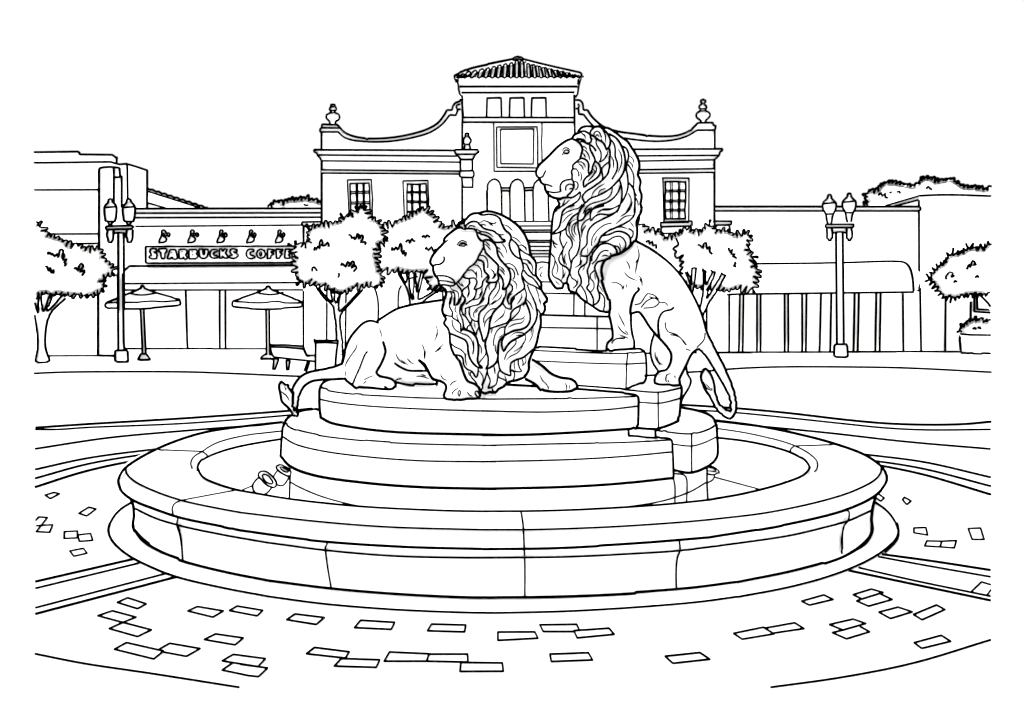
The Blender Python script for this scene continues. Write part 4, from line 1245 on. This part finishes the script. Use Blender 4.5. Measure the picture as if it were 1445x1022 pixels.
V = [(xl, a, b) for a, b in prof] + [(x, a, b) for x, (a, b) in zip(xr, prof)]
n5 = 5
m.add(V, [(i, i + 1, i + 6, i + 5) for i in range(4)] + [(4, 0, 5, 9), (0, 1, 2, 3, 4), (9, 8, 7, 6, 5)])
m.ink(R9, "2.2|-410,505 -100,502 35,500 320,495 345,502 365,525 378,570 384,640\n2.2-|-535,655 35,648 383,644", YR - 1)
m.build("awning", "cloth", rs)
m = MB().slab(pts(R8, "97,290 183,290 183,305 178,308 178,400 95,400"), YR - .4, .39)
m.ink(R8, "2-|97,290 183,290 183,305 176,309 110,310 92,345;178,308 178,400")
m.build("pilaster", "plaster", rs)

YE = 36.9
eb = thing("corner_building", "plain flat-topped building at the right edge with a small framed window", "building", (U(1345, 0, YE)[0], YE, 0))
by = HZ + EYE / YE * FPX
m = MB().block([R9(415, 163), R9(770, 165), (R9(770, 0)[0], by), (R9(421, 0)[0], by), R9(417, 626), R9(411, 620), R9(411, 180)], YE + .0, 7)
m.ink(R9, "2.2|415,163 550,159 768,165\n2-|410,185 411,620;416,626 421,942;543,670 540,942;668,690 667,800\n2-|421,942 635,943")
m.build("wall", "plaster", eb)
m = MB().block(pts(R9, "245,213 415,163 419,176 412,184 295,216"), YE + .3, 6); m.ink(R9, "2-|245,213 415,163\n2|415,163 419,176 410,184\n2-|410,184 288,216"); m.build("side_roof", "plaster", eb)
wf = MB().block(pts(R9, "685,640 775,640 775,745 685,740"), YE - .08, .079); wf.ink(R9, "2-|685,640 685,740 768,746")
wo = wf.build("window", "plaster", eb)
wf = MB().block(pts(R9, "698,640 775,640 775,730 700,728"), YE - .1, .019); wf.ink(R9, "2-|698,640 700,728 768,731"); wf.build("pane", "glass", wo)
# ================================================================== trees
def tree(name, label, base, crown, Y, T, seed, cat="tree", group=None, open_=None, amp=3.9, pitch=6.0, marks="", mfr=SRC, limbs=(), tink="", tfr=SRC, closed=True, extra=None, R0=22, front=True, tY=None):
    t = thing(name, label, cat, base, group)
    tb_ = MB()
    for L in limbs: tb_.limb(L, tY or Y)
    if tink: tb_.ink(tfr, tink)
    if limbs: tb_.build("trunk", "bark", t)
    z = scribble(crown, seed, amp, pitch, closed)
    solid = [tuple(p) for p in z] + (list(extra) if extra else [])
    c = MB().puff(solid, Y, T, R0, 7)
    Q = catmull([tuple(p) for p in z], closed, 1.5)
    c.trace(Q, 2.15 if Y < 32 else 2.5, Y)
    if marks: c.ink(mfr, marks)
    c.build("crown", "leaf", t)
    return t

YA = 27.5
tree("street_tree", "small tree in front of the coffee shop's right end, rising behind the litter bin", (U(478, 0, YA)[0], YA, 0),
     pts(TA, "95,590 120,500 80,430 110,400 165,430 225,425 230,330 225,275 300,255 370,245 440,225 520,210 545,150 610,165 680,85 730,90 790,190 850,200 880,265 915,360 840,440 845,540 850,640 890,700 860,800 800,770 690,790 640,790 560,840 480,840 420,800 330,780 240,750 170,770 150,770 130,690"),
     YA, 1.0, 11, group="small trees along the street", marks="""
2.2|280,478 285,445 300,465 315,435 330,455 330,400 345,372 355,400 350,425 375,425 400,398 410,420 405,440
2.2|585,330 610,335 615,360 640,350 640,372 660,350 665,320 685,330 680,370 710,330 720,350 695,400 735,390 740,405 725,415
2.2|520,610 525,585 545,600 560,620 580,570 597,590 590,620 625,565 640,585 610,630 650,605 660,630 630,660
2.2|262,655 262,625 280,618 308,655;490,680 505,680 500,700 490,712""", mfr=TA,
     limbs=[[(474, 518.5, 4.6), (476, 480, 4), (477, 440, 4.5)], [(477, 440, 3), (462, 424, 2), (448, 406, 1.5)], [(477, 442, 3), (494, 425, 2), (511, 406, 2)], [(474, 432, 1.5), (469, 418, 1.2), (467, 405, 1.2)], [(479, 436, 1.5), (481, 420, 1.5), (482, 408, 1.5)]],
     tink="""
2.2|600,512 640,572 695,620 703,660 712,740 716,800 703,978
2|612,512 650,562 690,603;680,515 692,605;697,520 712,605 738,540;735,550 725,630 732,652 800,585 850,528
2.2|868,525 800,600 745,660 735,690 740,780 752,905 742,962""", tfr=R4)
YB2 = 30.0
tree("street_tree", "small tree directly behind the lying lion's face and back", (U(585, 0, YB2)[0], YB2, 0),
     pts(TB, "60,620 80,540 50,450 110,420 160,370 100,290 170,250 240,220 320,190 400,150 490,100 560,130 600,190 640,240 720,270 790,230 900,260 900,700 680,820 590,800 530,790 550,710 470,650 400,660 300,650 200,650 100,640"),
     YB2, 1.0, 23, group="small trees along the street", marks="""
2.2|215,478 215,445 235,470 250,440 265,465 290,405 300,430 300,490 325,465 305,505 345,490 325,525
2.2|335,398 350,378 370,380 370,408 395,360 405,385 425,385;480,355 500,335 510,358 530,330 545,345 557,350
2.2|515,465 520,440 540,470 570,435 585,480 605,460 615,475""", mfr=TB,
     limbs=[[(585, 499, 7), (583, 460, 6.5), (582, 430, 7)], [(578, 430, 4), (570, 405, 2.5), (563, 382, 2)], [(581, 428, 3.5), (577, 405, 2), (575, 382, 1.5)], [(587, 425, 3), (589, 405, 2), (594, 382, 2.5)], [(588, 424, 2.5), (606, 416, 1.6), (622, 403, 1.8)]],
     tink="""
2.2|265,655 290,720 340,800 365,880 378,970
2|285,655 310,720 335,770 350,655;370,665 365,740 375,830 400,915 410,800 410,665;428,670 435,845 455,750 475,660;495,660 475,750 450,870 448,912 540,865 640,780
2.2|660,790 600,850 520,905 460,945""", tfr=TB)
YTR = 27.5
tree("street_tree", "small tree to the right of the standing lion, its forked branches showing below the leaves", (U(985, 0, YTR)[0], YTR, 0),
     pts(TR, "20,90 70,70 110,130 160,140 200,130 240,190 300,180 350,150 410,120 470,150 530,120 570,80 610,140 690,130 750,170 810,145 860,160 845,220 835,280 890,320 865,370 915,410 900,480 885,560 830,550 750,540 700,560 640,540 490,535 400,510 330,560 150,480 20,300"),
     YTR, 1.0, 37, group="small trees along the street", marks="""
2.2|110,215 130,205 135,230 155,210 160,240 180,235 182,262
2.2|480,235 500,240 520,260 525,230 545,222 548,265 570,245 570,285 590,300
2.2|705,255 715,285 730,265 725,300 750,300 735,318 758,325 755,335;745,360 755,370 740,385 760,390
2.2|330,195 345,235 305,265 330,285 315,300 330,330 380,305 350,350 385,355 350,385 375,395 350,425 375,440""", mfr=TR,
     limbs=[[(989, 519, 5), (988, 470, 4.5), (990, 440, 5)], [(992, 440, 3), (993, 410, 2.3), (994, 384, 2)], [(993, 438, 3), (1006, 410, 2.5), (1020, 388, 2.5)], [(994, 408, 2), (1000, 395, 2), (1007, 383, 2)], [(976, 430, 3), (974, 405, 2), (968, 384, 2)], [(976, 425, 2), (979, 400, 2), (981, 380, 2)]],
     tink="""
2|390,430 415,480 435,560 438,600;405,425 430,475 437,525 445,400;470,405 455,530 440,600
2|522,405 520,560 510,640 500,700;540,425 543,520 590,425;610,425 570,530 550,590 545,622 600,540 655,445
2.2|680,455 620,560 560,660 515,750
2|435,405 460,400 478,405;515,405 530,420 545,425;575,415 595,430 610,425;650,435 670,450 690,455""", tfr=TR, tY=YTR - 1.1)
tree("street_tree", "small tree at the left edge in front of the stepped building", (U(58, 0, 29.8)[0], 29.8, 0),
     pts(TL, "80,130 150,140 190,240 290,270 380,320 440,360 560,370 620,410 690,420 770,390 810,440 840,520 920,590 970,660 850,700 800,740 850,800 830,850 760,880 680,930 600,900 540,930 470,900 400,910 340,880 260,920 200,880 85,930"),
     29.8, 1.2, 51, group="small trees along the street", closed=False, extra=pts(TL, "-40,930 -40,130"), marks="""
2.2|225,470 220,445 245,445 260,470 270,455 295,490 320,460 335,500 345,430 370,415 385,450 375,505 405,470 385,530 430,520 400,560 425,570 400,595
2.2|195,605 210,595 225,650 250,610 255,670 290,635 275,680
2.2|510,628 530,610 555,650 565,600 595,568 612,595 575,660 630,645 615,680 595,700""", mfr=TL,
     limbs=[[(60, 512, 8), (59, 470, 6.5), (60, 445, 8)], [(64, 446, 4), (76, 432, 3), (90, 418, 3)], [(58, 446, 4), (52, 430, 3), (50, 415, 2)], [(61, 445, 3), (64, 430, 3), (69, 416, 2.5)]],
     tink="""
2|45,590 65,660 65,550;85,550 90,600 100,650 140,545;155,540 125,645 225,545
2.2|245,560 160,640 130,690 112,780 110,880 132,980 95,988 55,983 62,900 60,780 45,670""", tfr=R2)
tree("street_tree", "small tree at the right edge above the planter, half out of view", (U(1393, 0, 35.5)[0], 35.5, 0),
     pts(R9, "765,395 700,425 665,408 620,445 570,440 540,490 495,515 475,550 445,578 490,620 520,660 570,680 620,665 690,660 765,655"),
     35.0, 1.3, 63, group="small trees along the street", closed=False, extra=pts(R9, "800,650 800,400"), marks="""
2|648,530 660,505 665,520 678,488 690,500 680,510 697,505;550,578 545,570 565,545 580,550 570,570 587,560;585,598 590,585 600,592;690,572 700,560 708,572""", mfr=R9,
     limbs=[[(1404, 499, 5), (1403, 450, 4), (1400, 418, 4)], [(1402, 440, 3), (1392, 426, 2.5), (1382, 416, 2.5)]], tink="2|712,658 740,685 768,715", tfr=R9, tY=35.5)
# far crowns over the roofs
tree("background_tree", "leafy treetop showing above the coffee shop's parapet", (U(418, 0, 56)[0], 56, 0),
     pts(R3, "1040,120 1075,75 1120,90 1180,65 1250,60 1320,55 1360,70 1440,90"), 56, 2, 71, group="treetops behind the roofs", closed=False, extra=pts(R3, "1480,90 1480,330 1040,330"), amp=3.0, pitch=5.2,
     limbs=[[(418, 468, 8), (418, 400, 6), (418, 310, 5)]], marks="2|1285,100 1300,108 1318,104", mfr=R3)
tree("background_tree", "bushy treetop above the right shop's flat roof, left of the corner building", (U(1250, 0, 55)[0], 55, 0),
     pts(R9, "150,215 152,180 150,145 200,140 235,105 280,98 330,108 390,115 440,80 460,90"), 55, 2, 83, group="treetops behind the roofs", closed=False, extra=pts(R9, "480,330 150,330"), amp=3.0, pitch=5.2,
     limbs=[[(1260, 469, 8), (1260, 400, 6), (1260, 310, 5)]], marks="2|210,165 225,150 230,168 245,155 245,172 257,175;265,150 275,148;300,148 312,145 318,156", mfr=R9)
tree("background_tree", "long low treetop above the corner building's roof at the right edge", (U(1345, 0, 53)[0], 53, 0),
     pts(R9, "405,112 440,76 500,90 580,85 620,115 700,125 765,135"), 53, 2, 97, group="treetops behind the roofs", closed=False, extra=pts(R9, "790,330 405,330"), amp=3.0, pitch=5.2,
     limbs=[[(1350, 471, 8), (1350, 400, 6), (1350, 310, 5)]], marks="2|450,132 455,120 465,130 475,135", mfr=R9)

# ================================================================== planter and its shrub
YP = 36.0
pt = MB()
pl_c = 1402
pt.turned(pl_c, [(42, 499.5), (45.5, 490), (46.5, 480), (46, 472.5)], YP, 40)
pt.ink(R9, "2.2-|620,855 768,857\n2.2|620,855 618,875 620,900 630,945 700,949 768,952", YP - 1)
o = pt.build("planter", "stone", None, base=(U(pl_c, 0, YP)[0], YP, 0))
o['label'] = "wide round planter bowl at the right edge of the street"; o['category'] = "planter"
sh = MB()
zz = scribble(pts(R9, "615,850 625,815 650,800 680,780 720,785 768,790"), 101, 2.8, 5)
sh.puff([tuple(p) for p in zz] + pts(R9, "800,800 800,870 615,870"), YP, .6, 12, 4)
sh.trace(catmull([tuple(p) for p in zz], False, 1.5), 2.3, YP)
sh.ink(R9, "2|678,828 688,820 695,830;702,822 712,818 716,826")
o = sh.build("shrub", "leaf", None, base=(U(1390, 0, YP)[0], YP, U(0, 472, YP)[2]))
o['label'] = "low leafy shrub growing in the planter bowl"; o['category'] = "shrub"

# ================================================================== street lamps
def street_lamp(label, base, Y, fr, c1, c2, lan, cross, arm, crossink, drops, post, postink, bs, bsink):
    t = thing("street_lamp", label, "street lamp", base, "twin-lantern street lamps")
    pm = MB()
    pm.slab(pts(fr, post), Y, .16) if False else pm.limb([(*fr(*p[:2]), p[2] / fr.k) for p in post], Y)
    pm.ink(fr, postink, Y); pm.build("post", "metal", t)
    cm = MB().slab(pts(fr, cross), Y - .12, .24).slab(pts(fr, arm), Y - .04, .08); cm.ink(fr, crossink, Y); cm.build("crossbar", "metal", t)
    for prof, ink, cx in lan:
        m = MB().turned(fr(cx, 0)[0], [(r / fr.k, fr(0, y)[1]) for r, y in prof], Y, 24); m.ink(fr, ink, Y)
        m.build("lantern", "metal", t)
    for prof, ink, cx in drops:
        m = MB().turned(fr(cx, 0)[0], [(r / fr.k, fr(0, y)[1]) for r, y in prof], Y - .05, 16); m.ink(fr, ink, Y)
        m.build("pendant", "metal", t)
    bm = MB()
    X, _, _ = U(fr2(bs[0])[0], 0, Y)
    bm.turned(fr2(bs[0])[0], [(r / bs[2], fr2((0, y))[1]) for r, y in bs[1]], Y, 24)
    bm.ink(FB[0], bsink, Y); bm.build("base", "metal", t)
FB = [R8]
def fr2(p): return FB[0](*p)
def lantR(cx, dy):
    return ([(12, 303 + dy), (14, 285 + dy), (18, 256 + dy), (18, 253 + dy), (30, 228 + dy), (32, 204 + dy), (22, 190 + dy), (9, 176 + dy), (8, 165 + dy), (2, 158 + dy)],
            f"2|{cx},{158+dy} {cx-8},{164+dy} {cx-9},{178+dy} {cx-24},{193+dy} {cx-31},{205+dy} {cx-29},{230+dy} {cx-17},{254+dy} {cx-12},{288+dy} {cx-7},{303+dy}\n2|{cx},{158+dy} {cx+8},{164+dy} {cx+9},{178+dy} {cx+24},{193+dy} {cx+31},{203+dy} {cx+29},{228+dy} {cx+18},{253+dy} {cx+12},{280+dy} {cx+7},{301+dy}\n1.8-|{cx-30},{203+dy} {cx+30},{199+dy};{cx-17},{255+dy} {cx+18},{253+dy}", cx)
def dropR(cx, w_=12):
    return ([(w_, 322), (w_, 350), (w_ - 1, 368), (5, 376), (7, 382), (3, 387)],
            f"2|{cx-w_-1},323 {cx-w_+1},360 {cx-w_},372 {cx-6},377 {cx-6},385 {cx},388 {cx+6},385 {cx+6},377 {cx+w_},372 {cx+w_},323", cx)
street_lamp("twin-lantern street lamp in front of the right shop's long awning", (U(1186, 0, 33)[0], 33, 0), 33.0, R8, 671, 769,
            [lantR(671, 0), lantR(769, -7)], "650,305 790,305 790,318 785,323 655,323 650,313", "683,323 758,323 758,351 737,344 705,344 683,351",
            "2p|651,306 790,305 790,318 784,322 655,323 651,315\n1.8|683,352 705,345 737,345 758,352", [dropR(671), dropR(769)],
            [(720, 345, 15), (722, 600, 15), (725, 905, 15)], "2.2-|705,348 710,902;735,348 740,902",
            ((728, 0), [(30, 970), (31, 940), (29, 912), (26, 903)], 3.523), "2.2p|698,910 705,903 752,902 757,912 760,960 752,970 705,969 697,957")
FB[0] = R2
def lantL(cx, dx=0):
    return ([(10, 712), (12, 692), (20, 682), (37, 678), (44, 575), (38, 552), (20, 530), (11, 515), (2, 506)],
            f"2.2|{cx},507 {cx-11},516 {cx-16},537 {cx-36},558 {cx-43},575 {cx-38},655 {cx-33},680\n2.2|{cx},507 {cx+11},514 {cx+18},532 {cx+38},552 {cx+45},574 {cx+41},650 {cx+36},676\n2-|{cx-42},573 {cx+44},568;{cx-33},681 {cx+37},677\n2|{cx-20},682 {cx-8},698 {cx-4},712;{cx+22},682 {cx+11},698 {cx+9},712", cx)
def dropL(cx):
    return ([(22, 742), (22, 790), (16, 820), (9, 842), (3, 845)],
            f"2.2|{cx-24},745 {cx-23},765 {cx-26},785 {cx-22},810 {cx-15},825 {cx-10},843 {cx+10},843 {cx+18},825 {cx+22},800 {cx+22},775 {cx+24},745", cx)
street_lamp("twin-lantern street lamp in front of the coffee shop's left end", (U(171, 0, 29.8)[0], 29.8, 0), 29.8, R1, 642, 787,
            [lantL(642), lantL(787)], "612,720 815,715 822,728 815,740 615,746 610,732", "668,744 778,744 778,780 745,771 690,771 668,780",
            "2.2p|612,720 815,714 822,728 815,741 615,746 609,733\n2|668,782 690,773 745,772 778,782", [dropL(644), dropL(795)],
            [(724, 765, 20), (726, 1000, 20), (728, 1700, 20)], "2.2-|704,775 706,1380;746,775 748,1380",
            ((610, 0), [(36, 985), (38, 960), (38, 925), (33, 905)], 4.646), "2.2p|572,912 580,905 640,905 648,915 650,975 640,985 582,985 572,970\n2.2-|587,400 592,905;622,400 628,905")

# ================================================================== cafe parasols
def parasol(label, Y, fr, cx, prof, ink, polep, poleink, bfr, bcx, bprof, bink):
    t = thing("parasol", label, "parasol", (U(fr(cx, 0)[0], 0, Y)[0], Y, 0), "parasols outside the coffee shop")
    m = MB().turned(fr(cx, 0)[0], [(r / fr.k, fr(0, y)[1]) for r, y in prof], Y, 48); m.ink(fr, ink, Y); m.build("canopy", "cloth", t)
    m = MB().limb([(*bfr(*p[:2]), p[2] / bfr.k) for p in polep], Y); m.ink(bfr, poleink); m.build("pole", "metal", t)
    m = MB().turned(bfr(bcx, 0)[0], [(r / bfr.k, bfr(0, y)[1]) for r, y in bprof], Y, 24); m.ink(bfr, bink, Y); m.build("base", "metal", t)
parasol("cafe parasol beside the left street lamp's post, in front of the shop windows", 31.2, R2, 750, [(4, 618), (232, 612), (240, 590), (238, 575), (80, 522), (12, 498), (8, 488), (2, 484)], """
2.2|740,500 740,488 750,483 757,492 762,500 830,528 985,572
2.2|740,500 690,524 590,562 515,592
2.2|985,572 992,590 990,602 900,615 780,625 640,627 515,620 508,606 515,592
1.9|515,592 620,589 720,588 810,582 880,585 985,577
1.9|672,535 710,543 760,545 835,533""", [(745, 600, 12), (760, 930, 12)], "2-|735,628 750,928;757,628 771,928",
        R2, 758, [(38, 972), (38, 960), (14, 930)], "2.2p|742,930 770,930 795,962 786,971 736,972 722,963")
parasol("cafe parasol behind the bench, at the coffee shop's right end", 31.5, R4, 318, [(4, 630), (192, 622), (198, 602), (196, 592), (70, 550), (10, 525), (8, 515), (2, 510)], """
2.2|309,525 312,513 321,509 330,516 335,526 400,555 510,598
2.2|309,525 250,550 120,595
2.2|510,598 512,620 430,630 320,636 210,632 118,618 120,595
1.9|120,595 220,601 300,601 370,596 420,602 510,602
1.9|255,548 310,558 355,558 405,546""", [(317, 620, 10), (319, 905, 10)], "2-|308,633 310,905;327,633 330,905",
        R4, 318, [(37, 929), (37, 920), (12, 900)], "2.2|310,900 282,920 285,928 318,930 345,928 355,918 332,900")

# ================================================================== bench and litter bin
YBn = 25.6
bn = thing("street_bench", "pale bench with a tall curved back on short legs beside the litter bin", "bench", (U(412, 0, YBn)[0], YBn, 0))
m = MB().slab(pts(R4, "332,845 430,845 525,853 535,880 548,905 600,905 600,925 352,915 340,890"), YBn, .06)
m.ink(R4, "2-|332,845 430,845 525,853;335,857 430,860 527,870\n2|332,845 338,885 352,913;525,853 535,882 548,903 565,906;527,870 540,903 560,920 592,922\n2-|560,905 592,905")
m.build("backrest", "metal", bn)
m = MB().slab(pts(R4, "352,912 560,920 600,922 600,942 450,929 352,918"), YBn - .35, .40)
m.ink(R4, "2.2-|352,915 450,927 594,941")
m.build("seat", "metal", bn)
for q in ("355,925 348,985 362,986 378,926", "425,933 428,988 440,988 443,935", "547,945 530,997 543,999 560,946"):
    m = MB().slab(pts(R4, q), YBn - .25, .06); m.ink(R4, "2p|" + q); m.build("leg", "metal", bn)
YBi = 24.4
bi = thing("litter_bin", "tall plain litter bin with a flat overhanging lid, standing by the tree trunk", "bin", (U(460, 0, YBi)[0], YBi, 0))
m = MB().turned(R4(655, 0)[0], [(56, HZ + EYE / YBi * FPX), (62, R4(0, 835)[1])][0:0] + [(54 / 4.088, HZ + EYE / YBi * FPX), (60 / 4.088, R4(0, 834)[1])], YBi, 28)
m.ink(R4, "2.2-|597,836 597,1004\n2.2|717,840 710,900 704,980", YBi)
m.build("body", "metal", bi)
m = MB().turned(R4(655, 0)[0], [(62 / 4.088, R4(0, 834)[1]), (67 / 4.088, R4(0, 824)[1]), (66 / 4.088, R4(0, 818)[1])], YBi, 28)
m.ink(R4, "2.2p|588,818 720,822 719,834 594,831", YBi)
m.build("lid", "metal", bi)

for o in bpy.data.objects:
    if '_base' in o: del o['_base']
print("VERTS", sum(len(o.data.vertices) for o in bpy.data.objects if o.type == 'MESH'))
